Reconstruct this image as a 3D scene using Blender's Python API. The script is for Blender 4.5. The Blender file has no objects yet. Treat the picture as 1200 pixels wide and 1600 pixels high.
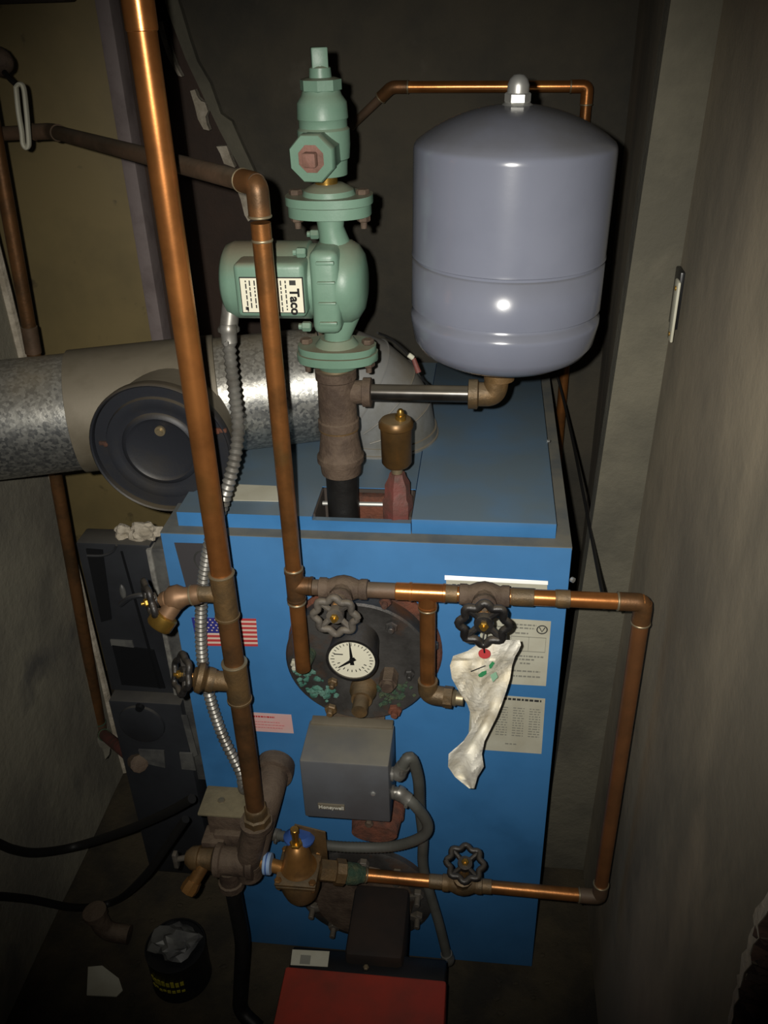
import bpy, bmesh, math, random
from mathutils import Vector as V, Matrix as M, noise as NZ
random.seed(7)
C = bpy.context.scene.collection
PI = math.pi
# ------------------------------------------------------------------ camera
F = 1379.7
R_ = V((0.99357872, 0.10984109, -0.02713404)); U_ = V((-0.03257363, 0.50736881, 0.86111315)); F_ = V((-0.10835257, 0.85469985, -0.50768878))
CAM = V((0.1699, -1.0644, 1.6743))
cd = bpy.data.cameras.new('camera'); cam = bpy.data.objects.new('camera', cd); C.objects.link(cam)
cd.sensor_fit = 'VERTICAL'; cd.sensor_height = 36; cd.lens = F / 1600 * 36; cd.clip_start = 0.02
cam.matrix_world = M(((R_.x, U_.x, -F_.x, CAM.x), (R_.y, U_.y, -F_.y, CAM.y), (R_.z, U_.z, -F_.z, CAM.z), (0, 0, 0, 1)))
bpy.context.scene.camera = cam
# ------------------------------------------------------------------ world, flash, exposure
w = bpy.data.worlds.new('world'); bpy.context.scene.world = w; w.use_nodes = True
w.node_tree.nodes['Background'].inputs[0].default_value = (0.75, 0.8, 0.9, 1); w.node_tree.nodes['Background'].inputs[1].default_value = 0.012
ld = bpy.data.lights.new('phone_flash', 'SPOT'); ld.energy = 68; ld.spot_size = math.radians(76); ld.spot_blend = 1.0; ld.shadow_soft_size = 0.006
ld.color = (1.0, 0.96, 0.88)
lo = bpy.data.objects.new('phone_flash', ld); C.objects.link(lo)
lo.location = CAM - R_ * 0.03 + U_ * 0.015 + F_ * 0.0
aim = (F_ + U_ * 0.03 + R_ * 0.02).normalized(); lo.rotation_euler = aim.to_track_quat('-Z', 'Y').to_euler()
ceil_bounce = None
vs = bpy.context.scene.view_settings
vs.view_transform = 'Standard'; vs.look = 'None'; vs.exposure = 0.0; vs.gamma = 1.0; vs.use_curve_mapping = False

# ------------------------------------------------------------------ helpers
def at(px, py, x=None, y=None, z=None):
    d = F_ + R_ * ((px - 600) / F) - U_ * ((py - 800) / F)
    t = (x - CAM.x) / d.x if x is not None else (y - CAM.y) / d.y if y is not None else (z - CAM.z) / d.z
    return CAM + d * t
def srgb(c):
    return tuple(((v / 255) / 12.92 if v / 255 < .04045 else ((v / 255 + .055) / 1.055) ** 2.4) for v in c)
MATS = {}
def mat(name, c1, c2=None, dr=(.2, .6), sc=8, lo=.42, hi=.62, rough=.5, metal=0., bump=0., bsc=60, dust=None, dlo=.35, c3=None, sc3=30, lo3=.55, hi3=.7, vor=False, stretch=None, coat=0., rvar=0.):
    m = bpy.data.materials.new(name); m.use_nodes = True; t = m.node_tree; n = t.nodes; L = t.links
    b = n['Principled BSDF']; b.inputs['Roughness'].default_value = rough; b.inputs['Metallic'].default_value = metal
    if coat: b.inputs['Coat Weight'].default_value = coat; b.inputs['Coat Roughness'].default_value = .12
    tc = n.new('ShaderNodeTexCoord'); vec = tc.outputs['Object']
    if stretch:
        mp = n.new('ShaderNodeMapping'); mp.inputs['Scale'].default_value = stretch; L.new(vec, mp.inputs[0]); vec = mp.outputs[0]
    c1 = (*srgb(c1), 1); col = None
    def mixc(a, bcol, fac):
        mx = n.new('ShaderNodeMix'); mx.data_type = 'RGBA'; L.new(fac, mx.inputs[0])
        for k, s in ((6, a), (7, bcol)):
            if isinstance(s, tuple): mx.inputs[k].default_value = s
            else: L.new(s, mx.inputs[k])
        return mx.outputs[2]
    def rng(s, a, bb, hi_=1.):
        r = n.new('ShaderNodeMapRange'); L.new(s, r.inputs[0]); r.inputs[1].default_value = a; r.inputs[2].default_value = bb; r.inputs[4].default_value = hi_
        return r.outputs[0]
    col = c1
    if c2:
        if vor:
            tx = n.new('ShaderNodeTexVoronoi'); tx.inputs['Scale'].default_value = sc; L.new(vec, tx.inputs['Vector']); s = n.new('ShaderNodeSeparateColor'); L.new(tx.outputs['Color'], s.inputs[0]); f = rng(s.outputs[0], lo, hi)
        else:
            tx = n.new('ShaderNodeTexNoise'); tx.inputs['Scale'].default_value = sc; tx.inputs['Detail'].default_value = 6; tx.inputs['Roughness'].default_value = .6; L.new(vec, tx.inputs['Vector']); f = rng(tx.outputs[0], lo, hi)
        col = mixc(col, (*srgb(c2), 1), f)
        if rvar:
            L.new(rng(f, 0, 1, 1), b.inputs['Roughness']); n[b.inputs['Roughness'].links[0].from_node.name].inputs[3].default_value = rough; n[b.inputs['Roughness'].links[0].from_node.name].inputs[4].default_value = rough + rvar
    if c3:
        tx = n.new('ShaderNodeTexNoise'); tx.inputs['Scale'].default_value = sc3; tx.inputs['Detail'].default_value = 5; L.new(vec, tx.inputs['Vector'])
        col = mixc(col, (*srgb(c3), 1), rng(tx.outputs[0], lo3, hi3))
    if dust:
        g = n.new('ShaderNodeNewGeometry'); s = n.new('ShaderNodeSeparateXYZ'); L.new(g.outputs['Normal'], s.inputs[0])
        f = rng(s.outputs[2], dlo, 1.0, dust[1])
        tx = n.new('ShaderNodeTexNoise'); tx.inputs['Scale'].default_value = 9; tx.inputs['Detail'].default_value = 7; L.new(tc.outputs['Object'], tx.inputs['Vector'])
        mu = n.new('ShaderNodeMath'); mu.operation = 'MULTIPLY'; L.new(f, mu.inputs[0]); L.new(rng(tx.outputs[0], *dr), mu.inputs[1])
        col = mixc(col, (*srgb(dust[0]), 1), mu.outputs[0])
        if metal:
            im = n.new('ShaderNodeMath'); im.operation = 'MULTIPLY_ADD'; L.new(mu.outputs[0], im.inputs[0]); im.inputs[1].default_value = -metal; im.inputs[2].default_value = metal; L.new(im.outputs[0], b.inputs['Metallic'])
    if isinstance(col, tuple): b.inputs['Base Color'].default_value = col
    else: L.new(col, b.inputs['Base Color'])
    if bump:
        tx = n.new('ShaderNodeTexNoise'); tx.inputs['Scale'].default_value = bsc; tx.inputs['Detail'].default_value = 8; tx.inputs['Roughness'].default_value = .65; L.new(tc.outputs['Object'], tx.inputs['Vector'])
        bp = n.new('ShaderNodeBump'); bp.inputs['Strength'].default_value = bump; bp.inputs['Distance'].default_value = .01; L.new(tx.outputs[0], bp.inputs['Height']); L.new(bp.outputs[0], b.inputs['Normal'])
    MATS[name] = m; return m
ROOT = {}
def thing(name, label, cat, loc=(0, 0, 0), group=None):
    o = bpy.data.objects.new(name, None); C.objects.link(o); o.location = V(loc); o.empty_display_size = .02
    o['label'] = label; o['category'] = cat
    if group: o['group'] = group
    ROOT[o.name] = V(loc); return o
def obj(name, bm, m, parent=None, label=None, cat=None, kind=None, group=None, smooth=40, loc=None):
    """verts are authored in world metres; the object's origin sits at its thing's base"""
    me = bpy.data.meshes.new(name); bmesh.ops.remove_doubles(bm, verts=bm.verts, dist=1e-6); bmesh.ops.recalc_face_normals(bm, faces=bm.faces)
    bm.to_mesh(me); bm.free()
    o = bpy.data.objects.new(name, me); C.objects.link(o)
    if parent is not None: off = ROOT[parent.name]; o.parent = parent
    else: off = V(loc) if loc is not None else V((0, 0, 0)); o.location = off
    ROOT[o.name] = off; me.transform(M.Translation(-off))
    for ms in (m if isinstance(m, (list, tuple)) else [m]): me.materials.append(ms)
    for p in me.polygons: p.use_smooth = True
    me.set_sharp_from_angle(angle=math.radians(smooth))
    if label: o['label'] = label
    if cat: o['category'] = cat
    if kind: o['kind'] = kind
    if group: o['group'] = group
    return o
def B(): return bmesh.new()
def frame(d, up=None):
    d = V(d).normalized(); a = V(up) if up else (V((0, 0, 1)) if abs(d.z) < .9 else V((0, -1, 0)))
    x = a.cross(d)
    if x.length < 1e-5: x = V((1, 0, 0)).cross(d)
    x.normalize(); y = d.cross(x); return x, y, d
def lathe(bm, o, d, prof, seg=24, phase=0., up=None, sx=1., sy=1.):
    o = V(o); x, y, d = frame(d, up); rings = []
    for t, r in prof:
        if r < 1e-7: rings.append([bm.verts.new(o + d * t)])
        else: rings.append([bm.verts.new(o + d * t + (x * math.cos(phase + 2 * PI * k / seg) * sx + y * math.sin(phase + 2 * PI * k / seg) * sy) * r) for k in range(seg)])
    for a, b in zip(rings, rings[1:]):
        if len(a) == 1 and len(b) == 1: continue
        for k in range(seg):
            j = (k + 1) % seg
            if len(a) == 1: bm.faces.new((a[0], b[k], b[j]))
            elif len(b) == 1: bm.faces.new((a[k], a[j], b[0]))
            else: bm.faces.new((a[k], a[j], b[j], b[k]))
    for r in (rings[0], rings[-1]):
        if len(r) > 1: bm.faces.new(r)
    return bm
def cyl(bm, a, b, r, r2=None, seg=20, phase=0., ch=0., up=None):
    a, b = V(a), V(b); l = (b - a).length; r2 = r if r2 is None else r2
    pr = [(0, r), (l, r2)] if not ch else [(0, r - ch), (ch, r), (l - ch, r2), (l, r2 - ch)]
    return lathe(bm, a, b - a, pr, seg, phase, up)
def hexn(bm, a, b, r, ch=.0015, phase=0.): return cyl(bm, a, b, r, seg=6, ch=ch, phase=phase)
def fillet(pts, rad, n=8):
    pts = [V(p) for p in pts]; out = [pts[0]]
    for i in range(1, len(pts) - 1):
        p = pts[i]; a = (pts[i - 1] - p); b = (pts[i + 1] - p); r = min(rad, a.length * .45, b.length * .45); a.normalize(); b.normalize()
        p0 = p + a * r; p1 = p + b * r
        for k in range(n + 1):
            t = k / n; out.append(p0 * (1 - t) ** 2 + p * 2 * t * (1 - t) + p1 * t * t)
    out.append(pts[-1]); return out
def spline(pts, n=8):
    pts = [V(p) for p in pts]; P = [pts[0] * 2 - pts[1]] + pts + [pts[-1] * 2 - pts[-2]]; out = []
    for i in range(1, len(P) - 2):
        for k in range(n):
            t = k / n; a, b, c, d = P[i - 1:i + 3]
            out.append(.5 * ((2 * b) + (c - a) * t + (2 * a - 5 * b + 4 * c - d) * t * t + (3 * b - a - 3 * c + d) * t ** 3))
    out.append(pts[-1]); return out
def tube(bm, pts, r, seg=16, closed=False, flat=1.):
    pts = [V(p) for p in pts]; n = len(pts); rings = []; px = None
    for i, p in enumerate(pts):
        if closed: d = pts[(i + 1) % n] - pts[i - 1]
        else: d = pts[min(i + 1, n - 1)] - pts[max(i - 1, 0)]
        d.normalize()
        if px is None: x = frame(d)[0]
        else: x = px - d * px.dot(d); x.normalize()
        px = x; y = d.cross(x); rr = r[i] if isinstance(r, (list, tuple)) else r
        rings.append([bm.verts.new(p + (x * math.cos(2 * PI * k / seg) + y * math.sin(2 * PI * k / seg) * flat) * rr) for k in range(seg)])
    m = n if closed else n - 1
    for i in range(m):
        a, b = rings[i], rings[(i + 1) % n]
        for k in range(seg): j = (k + 1) % seg; bm.faces.new((a[k], a[j], b[j], b[k]))
    if not closed: bm.faces.new(rings[0]); bm.faces.new(rings[-1])
    return bm
def resample(pts, step):
    pts = [V(p) for p in pts]; out = [pts[0]]; acc = 0
    for a, b in zip(pts, pts[1:]):
        l = (b - a).length; t = step - acc
        while t < l: out.append(a.lerp(b, t / l)); t += step
        acc = (acc + l) % step if l else acc
        acc = l - (t - step)
    return out
def box(bm, c, s, X=None, Y=None, Z=None, bev=0., seg=2):
    X, Y, Z = V(X or (1, 0, 0)), V(Y or (0, 1, 0)), V(Z or (0, 0, 1)); c = V(c)
    vs_ = [bm.verts.new(c + X * s[0] / 2 * i + Y * s[1] / 2 * j + Z * s[2] / 2 * k) for i in (-1, 1) for j in (-1, 1) for k in (-1, 1)]
    fs = [bm.faces.new([vs_[q] for q in f]) for f in ((0, 1, 3, 2), (4, 6, 7, 5), (0, 4, 5, 1), (2, 3, 7, 6), (0, 2, 6, 4), (1, 5, 7, 3))]
    if bev:
        es = list({e for f in fs for e in f.edges}); bmesh.ops.bevel(bm, geom=es, offset=bev, segments=seg, profile=.5, affect='EDGES')
    return bm
def bx(bm, x0, x1, y0, y1, z0, z1, bev=0.): return box(bm, ((x0 + x1) / 2, (y0 + y1) / 2, (z0 + z1) / 2), (abs(x1 - x0), abs(y1 - y0), abs(z1 - z0)), bev=bev)
def prism(bm, poly, ext, mi=0):
    """closed polygon of world points extruded by the vector ext"""
    ext = V(ext); a = [bm.verts.new(V(p)) for p in poly]; b = [bm.verts.new(V(p) + ext) for p in poly]; n = len(a)
    fs = [bm.faces.new(a), bm.faces.new(b[::-1])] + [bm.faces.new((a[i], b[i], b[(i + 1) % n], a[(i + 1) % n])) for i in range(n)]
    for f in fs: f.material_index = mi
    return bm
def quad(bm, a, b, c, d, th=V((0, -.0008, 0)), mi=0): return prism(bm, [a, b, c, d], th, mi)
def ball(bm, c, r, s=(1, 1, 1), sub=2, rough=0., seed=0):
    g = bmesh.ops.create_icosphere(bm, subdivisions=sub, radius=r)
    for v in g['verts']:
        k = 1 + (NZ.noise(v.co * (2.2 / r) + V((seed * 7.3, 0, 0))) * rough if rough else 0)
        v.co = V((v.co.x * s[0] * k, v.co.y * s[1] * k, v.co.z * s[2] * k)) + V(c)
    return bm
def text(s, size, mtx, m, parent, name='lettering', ext=.0003, bold=0.):
    cu = bpy.data.curves.new('t', 'FONT'); cu.body = s; cu.size = size; cu.extrude = ext; cu.align_x = 'CENTER'; cu.align_y = 'CENTER'; cu.offset = bold; cu.resolution_u = 3
    o = bpy.data.objects.new('t', cu); C.objects.link(o); bpy.context.view_layer.update()
    me = bpy.data.meshes.new_from_object(o.evaluated_get(bpy.context.evaluated_depsgraph_get())); bpy.data.objects.remove(o)
    me.transform(mtx); bm = B(); bm.from_mesh(me); bpy.data.meshes.remove(me)
    for f in bm.faces: f.material_index = 0
    return obj(name, bm, m, parent)
def basis(o, x, y): x = V(x).normalized(); y = V(y).normalized(); z = x.cross(y); return M(((x.x, y.x, z.x, o[0]), (x.y, y.y, z.y, o[1]), (x.z, y.z, z.z, o[2]), (0, 0, 0, 1)))

# ------------------------------------------------------------------ materials
copper = mat('aged copper', (176, 116, 64), (120, 84, 50), sc=14, lo=.42, hi=.66, rough=.34, metal=.75, bump=.05, bsc=80, c3=(104, 98, 62), sc3=10, lo3=.56, hi3=.72)
copper_hi = mat('bright copper', (214, 142, 80), (182, 118, 66), sc=12, rough=.27, metal=.8, bump=.03, bsc=60)
copper_dull = mat('dusty dull copper', (104, 82, 64), (82, 66, 50), sc=16, rough=.6, metal=.3, bump=.1, dust=((100, 92, 78), .8))
copper_dark = mat('dark copper', (126, 88, 54), (90, 68, 46), sc=18, rough=.45, metal=.6, bump=.1)
solder = mat('solder seam', (158, 144, 116), rough=.42, metal=.7)
bronze = mat('cast bronze', (122, 96, 62), (92, 76, 54), sc=24, rough=.5, metal=.5, bump=.2, bsc=120, dust=((120, 108, 88), .6))
brass = mat('yellow brass', (190, 150, 70), (150, 118, 58), sc=20, rough=.32, metal=.85)
brassd = mat('dull bronze cap', (168, 122, 68), (128, 94, 56), sc=16, rough=.42, metal=.6)
iron = mat('rusty cast iron', (98, 82, 68), (70, 56, 46), sc=22, rough=.75, metal=.15, bump=.35, bsc=110, dust=((112, 98, 80), .6))
ironb = mat('black iron pipe', (38, 37, 36), (26, 25, 25), sc=20, rough=.5, metal=.4, bump=.15)
steelp = mat('dull steel pipe', (70, 68, 66), (50, 47, 44), sc=18, rough=.3, metal=.75, dust=((120, 112, 96), .8))
rust = mat('rusty iron', (112, 66, 48), (74, 52, 42), sc=30, rough=.85, bump=.5, bsc=90)
redp = mat('red brown painted iron', (112, 62, 56), (86, 60, 52), sc=30, rough=.6, bump=.3)
green = mat('green enamel', (112, 142, 124), (100, 130, 112), sc=6, rough=.42, bump=.06, bsc=90, dust=((126, 116, 96), 1.), dlo=.25)
tankm = mat('grey enamel', (114, 118, 132), (108, 112, 126), sc=5, rough=.2, bump=.01, bsc=20, dust=((92, 90, 86), .85), dlo=.25)
chrome = mat('bright plated metal', (215, 215, 210), rough=.36, metal=.75)
blue = mat('blue enamel sheet', (68, 130, 188), (60, 118, 172), sc=3, rough=.38, bump=.01, dust=((100, 110, 110), .86), dr=(-.5, .55), dlo=.05, c3=(54, 106, 156), sc3=6, lo3=.58, hi3=.85)
dustm = mat('dusty sheet ledge', (110, 108, 98), (88, 92, 92), sc=12, rough=.9)
galv = mat('galvanized steel', (190, 190, 184), (128, 130, 130), sc=230, lo=.1, hi=.9, rough=.38, metal=.85, vor=True, bump=.1, bsc=50, dust=((120, 110, 90), .95), dlo=.1)
greysheet = mat('dull grey sheet', (122, 114, 98), (104, 96, 80), sc=10, rough=.6, metal=.25, bump=.04, dust=((118, 110, 94), .6))
damperb = mat('black enamel', (38, 40, 46), (48, 46, 44), sc=14, lo=.5, hi=.75, rough=.5, bump=.05, dust=((110, 98, 76), .6), dlo=.3)
conduitm = mat('zinc conduit', (150, 148, 142), (118, 114, 106), sc=20, rough=.4, metal=.6)
steeld = mat('burnt steel plate', (86, 84, 82), (60, 58, 56), sc=12, rough=.5, metal=.45, bump=.2, bsc=40, c3=(102, 72, 52), sc3=14, lo3=.55, hi3=.7)
whitem = mat('off white plastic', (205, 203, 190), rough=.5)
facem = mat('gauge face white', (226, 222, 200), rough=.5)
blackm = mat('black', (18, 18, 18), rough=.45)
blackw = mat('black painted handwheel', (40, 38, 37), (24, 23, 23), sc=40, rough=.4, bump=.2, dust=((96, 88, 76), .6))
greyw = mat('dusty grey handwheel', (92, 86, 78), (60, 56, 52), sc=30, rough=.6, bump=.2, dust=((112, 102, 86), .6))
boxg = mat('grey painted steel box', (92, 94, 98), (84, 84, 86), sc=8, rough=.45, dust=((128, 124, 110), .95), dlo=.1)
verd = mat('green corrosion', (66, 120, 104), (110, 150, 136), sc=60, rough=.95, bump=.8, bsc=150)
verd2 = mat('dark green corrosion', (58, 84, 66), (88, 96, 70), sc=60, rough=.95, bump=.8, bsc=150)
paper = mat('stained tag paper', (250, 246, 232), (206, 192, 160), sc=13, lo=.5, hi=.75, rough=.85, bump=.4, bsc=60)
papersh = mat('off white paper', (196, 194, 176), (182, 178, 158), sc=10, rough=.7)
paperpk = mat('pink paper', (214, 170, 166), (204, 184, 180), sc=20, rough=.75)
ink = mat('faded grey ink', (138, 137, 126), rough=.8)
inkd = mat('dark ink', (52, 52, 50), rough=.8)
inkr = mat('red ink', (186, 60, 62), rough=.7)
inkb = mat('flag blue', (44, 48, 130), rough=.6)
inkw = mat('flag white', (216, 196, 180), rough=.6)
inkg = mat('green ink', (52, 146, 92), rough=.8)
redm = mat('red enamel', (178, 66, 50), (140, 66, 52), sc=9, lo=.4, hi=.65, rough=.55, bump=.03)
darkgrey = mat('dark label stock', (66, 64, 66), rough=.55)
equip = mat('black dusty appliance shell', (46, 48, 52), (36, 37, 40), sc=5, rough=.45, dust=((96, 92, 84), .6))
equipg = mat('grey metal edge strip', (112, 112, 108), (84, 84, 84), sc=20, rough=.5, metal=.3)
equipk = mat('black plastic', (24, 25, 27), rough=.35)
rubber = mat('black rubber', (22, 21, 20), rough=.6)
conc_r = mat('right concrete', (150, 139, 118), (114, 107, 92), sc=4, lo=.4, hi=.62, rough=.92, bump=.2, bsc=14, c3=(168, 152, 128), sc3=3.2, lo3=.52, hi3=.68, stretch=(1, 1, .45))
conc_p = mat('pilaster concrete', (104, 100, 86), (86, 83, 72), sc=6, rough=.95, bump=.4, bsc=36, c3=(114, 108, 93), sc3=4)
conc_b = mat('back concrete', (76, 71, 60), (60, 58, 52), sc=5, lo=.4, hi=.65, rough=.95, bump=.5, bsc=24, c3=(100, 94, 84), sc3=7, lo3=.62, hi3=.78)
conc_l = mat('left concrete', (142, 137, 120), (118, 114, 102), sc=4, rough=.95, bump=.4, bsc=28, c3=(98, 96, 90), sc3=7, lo3=.58, hi3=.75)
plaster = mat('broken plaster', (196, 186, 168), (160, 150, 132), sc=30, rough=.95, bump=.5)
yellow = mat('yellowed board', (134, 118, 78), (122, 108, 72), sc=5, rough=.55, c3=(86, 76, 54), sc3=22, lo3=.68, hi3=.78)
lilac = mat('grey painted timber', (138, 126, 124), (118, 106, 104), sc=12, rough=.7, bump=.1)
brownb = mat('dark brown board', (62, 46, 36), (52, 40, 32), sc=7, rough=.7, bump=.1)
floorm = mat('dirty floor', (70, 62, 46), (48, 44, 36), sc=7, rough=.95, bump=.6, bsc=30)
brickm = mat('broken brick', (74, 54, 44), (44, 38, 34), sc=20, rough=.95, bump=.6)
timber = mat('dark timber', (56, 44, 32), (42, 34, 26), sc=9, rough=.8, bump=.2)
yellowl = mat('yellow label ink', (170, 160, 40), rough=.6)
bluetape = mat('pale blue tape', (150, 178, 214), rough=.5)
bluest = mat('blue sticker', (58, 92, 160), rough=.5)

# ================================================================== THE SETTING
YB = .88                     # back wall
bm = B()
N = 40
gv = {}
for i in range(N + 1):
    for j in range(N + 1):
        x = -1.4 + 2.2 * i / N; y = -1.5 + 2.7 * j / N
        gv[i, j] = bm.verts.new((x, y, -.004 + NZ.noise(V((x * 6, y * 6, 0))) * .006))
for i in range(N):
    for j in range(N): bm.faces.new((gv[i, j], gv[i + 1, j], gv[i + 1, j + 1], gv[i, j + 1]))
obj('floor', bm, floorm, kind='structure')
bm = B(); bx(bm, -1.4, .8, -1.5, 1.2, 2.15, 2.2); obj('ceiling', bm, timber, kind='structure')
# back wall with its broken sloping left edge
edge = [(196, -150), (232, -60), (262, 0), (300, 110), (322, 150), (352, 215), (392, 285), (408, 400), (425, 520)]
pl = [at(px, py, y=YB) for px, py in edge]; pl[0].z = 2.15
poly = pl + [V((pl[-1].x, YB, 0)), V((.56, YB, 0)), V((.56, YB, 2.15))]
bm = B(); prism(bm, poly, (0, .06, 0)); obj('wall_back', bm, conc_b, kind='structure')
bm = B()
# sloping board that lines the broken edge
eb = [at(px, py, y=YB - .012) for px, py in ((262, 0), (277, 50), (302, 112), (345, 200), (392, 280))]
for a, b in zip(eb, eb[1:]):
    pass
ob = [(225, -90), (254, -8), (262, 18), (290, 92), (322, 160), (344, 206), (380, 272), (404, 282), (376, 222), (362, 190), (345, 178), (328, 130), (308, 96), (296, 60), (278, 0), (252, -92)]
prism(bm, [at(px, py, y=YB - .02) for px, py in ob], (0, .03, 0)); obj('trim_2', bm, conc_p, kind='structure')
bm = B(); bx(bm, -.62, -.1, 1.0, 1.03, 0, 2.15); obj('wall_back_inner', bm, brownb, kind='structure')
# broken plaster pieces beside the gap
for pp in ([(246, 34), (254, 33), (262, 66), (274, 100), (284, 120), (278, 118), (262, 90), (252, 60)],
           [(297, 142), (304, 140), (309, 152), (314, 158), (320, 160), (325, 174), (321, 182), (323, 194), (327, 204), (318, 202), (309, 186), (304, 165)],
           [(338, 229), (354, 228), (360, 245), (367, 262), (350, 256), (344, 240)], [(370, 296), (392, 300), (396, 340), (388, 346), (382, 336), (376, 312)]):
    bm = B(); prism(bm, [at(px, py, y=.92) for px, py in pp], (0, .02, 0)); obj('trim_plaster', bm, plaster, kind='structure')
# yellowed board, its painted edge post and the header above
pe = at(197, 260, y=.80).x
bm = B(); bx(bm, -1.35, pe, .80, .83, .0, 2.15, bev=.002); obj('wall_rear_left', bm, yellow, kind='structure')
bm = B(); bx(bm, pe - .002, pe + .028, .782, .87, 0, 2.15, bev=.004); obj('trim_1', bm, lilac, kind='structure')
bm = B(); bx(bm, pe + .026, pe + .07, .83, 1.0, 0, 2.15); obj('trim_3', bm, brownb, kind='structure')
zt = at(60, 5, y=.76).z
bm = B(); bx(bm, -1.3, pe - .04, .74, .80, zt, zt + .3, bev=.006); obj('trim_4', bm, timber, kind='structure')
# left wall, ends at y=.44 with a pale arris
bm = B(); NY = 24; g = {}
for i in range(NY + 1):
    for j in range(NY + 1):
        y = -1.5 + (1.94) * i / NY; z = 2.15 * j / NY
        g[i, j] = bm.verts.new((-.70 + NZ.noise(V((y * 3, z * 3, 5))) * .008 + (max(0, .35 - z) * .25 if z < .0 else 0), y, z))
for i in range(NY):
    for j in range(NY): bm.faces.new((g[i, j], g[i, j + 1], g[i + 1, j + 1], g[i + 1, j]))
bx(bm, -.86, -.703, -1.5, .438, 0, 2.15)
obj('wall_left', bm, conc_l, kind='structure')
bm = B(); pts = []
for k in range(30):
    z = 2.1 * k / 29; pts.append(V((-.7015, .437 + NZ.noise(V((0, 0, z * 8))) * .003, z)))
tube(bm, pts, .011, 8); obj('trim_5', bm, plaster, kind='structure')
# right wall: near slab with the broken hole, pilaster face, receding rear part
XW = .42
e0, e1 = at(1130, 0, x=XW), at(993, 850, x=XW)
def edge_y(z): return e0.y + (e1.y - e0.y) * (z - e0.z) / (e1.z - e0.z)
hole = [(1215, 1405), (1200, 1430), (1187, 1446), (1183, 1458), (1190, 1466), (1180, 1476), (1176, 1490), (1172, 1500), (1178, 1506), (1166, 1520), (1164, 1530), (1160, 1543), (1156, 1545), (1158, 1560), (1150, 1572), (1149, 1590), (1143, 1612), (1140, 1650), (1128, 1700), (1118, 1790)]
hp = [at(px, py, x=XW) for px, py in hole]
bm = B(); poly = [V((XW, edge_y(2.15), 2.15)), V((XW, -1.5, 2.15)), V((XW, -1.5, hp[0].z + .05))] + hp + [V((XW, hp[-1].y, 0)), V((XW, edge_y(0), 0))]
prism(bm, poly, (.05, 0, 0))
obj('wall_right', bm, conc_r, kind='structure')
rim = []
bm = B()
inner = [V((XW + .05, p.y - .004 + random.uniform(-.018, .004), p.z + random.uniform(-.006, .006))) for p in hp]
off = [V((XW - .001, p.y + .010 + .012 * abs(NZ.noise(p * 30)), p.z + .004)) for p in hp]
fa = [bm.verts.new(p) for p in off]; fb = [bm.verts.new(p + V((-.002, 0, 0))) for p in hp]; fc = [bm.verts.new(p) for p in inner]
for i in range(len(hp) - 1):
    bm.faces.new((fa[i], fa[i + 1], fb[i + 1], fb[i]))
obj('trim_6', bm, plaster, kind='structure')
bm = B(); fb = [bm.verts.new(p + V((-.001, 0, 0))) for p in hp]; fm = [bm.verts.new((p + q) / 2 + V((0, random.uniform(-.012, .002), random.uniform(-.006, .006)))) for p, q in zip(hp, inner)]; fc = [bm.verts.new(p) for p in inner]
for a_, b_ in ((fb, fm), (fm, fc)):
    for i in range(len(hp) - 1): bm.faces.new((a_[i], a_[i + 1], b_[i + 1], b_[i]))
obj('trim_7', bm, brickm, kind='structure', smooth=10)
bm = B(); bx(bm, .56, .60, -1.5, -.2, 0, 2.15); obj('wall_right_inner', bm, brownb, kind='structure')
cav = thing('rubble', 'broken brick rubble lying inside the jagged hole low in the right wall', 'rubble', (.5, -.65, .8)); cav['kind'] = 'stuff'
bm = B()
for k in range(110):
    y = random.uniform(-1.0, -.58); z = random.uniform(.45, 1.0)
    if y > -.56 + (z - .95) * .55 + .02: continue
    ball(bm, (random.uniform(.455, .54), y, z), random.uniform(.008, .022), (random.uniform(.6, 1.2), random.uniform(.7, 1.6), random.uniform(.4, 1)), 1, .8, k)
for i in range(len(hp) - 1):
    for k in range(5):
        p = hp[i].lerp(hp[i + 1], random.random()); s_ = random.uniform(.003, .008)
        ball(bm, (XW + random.uniform(.006, .045), p.y - random.uniform(.0, .010), p.z + random.uniform(-.006, .004)), s_, (1.6, random.uniform(.8, 1.6), random.uniform(.4, .9)), 1, .9, k + i)
o = obj('broken_bricks', bm, brickm, cav, smooth=20); o['kind'] = 'stuff'
pa, pb = at(1045, 0, y=.12), at(940, 720, y=.155)
def px_(z): return pa.x + (pb.x - pa.x) * (z - pa.z) / (pb.z - pa.z)
bm = B()
prism(bm, [V((px_(2.15), edge_y(2.15) - .001, 2.15)), V((XW + .001, edge_y(2.15) - .001, 2.15)), V((XW + .001, edge_y(0) - .001, 0)), V((px_(0), edge_y(0) - .001, 0))], (0, .04, 0))
obj('wall_right_pilaster', bm, conc_p, kind='structure')
bm = B(); a = [V((px_(2.15), edge_y(2.15) + .03, 2.15)), V((.435, YB, 2.15)), V((.43, YB, 0)), V((px_(0), edge_y(0) + .03, 0))]
prism(bm, a, (.05, 0, 0)); obj('wall_right_rear', bm, conc_r, kind='structure')
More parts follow.
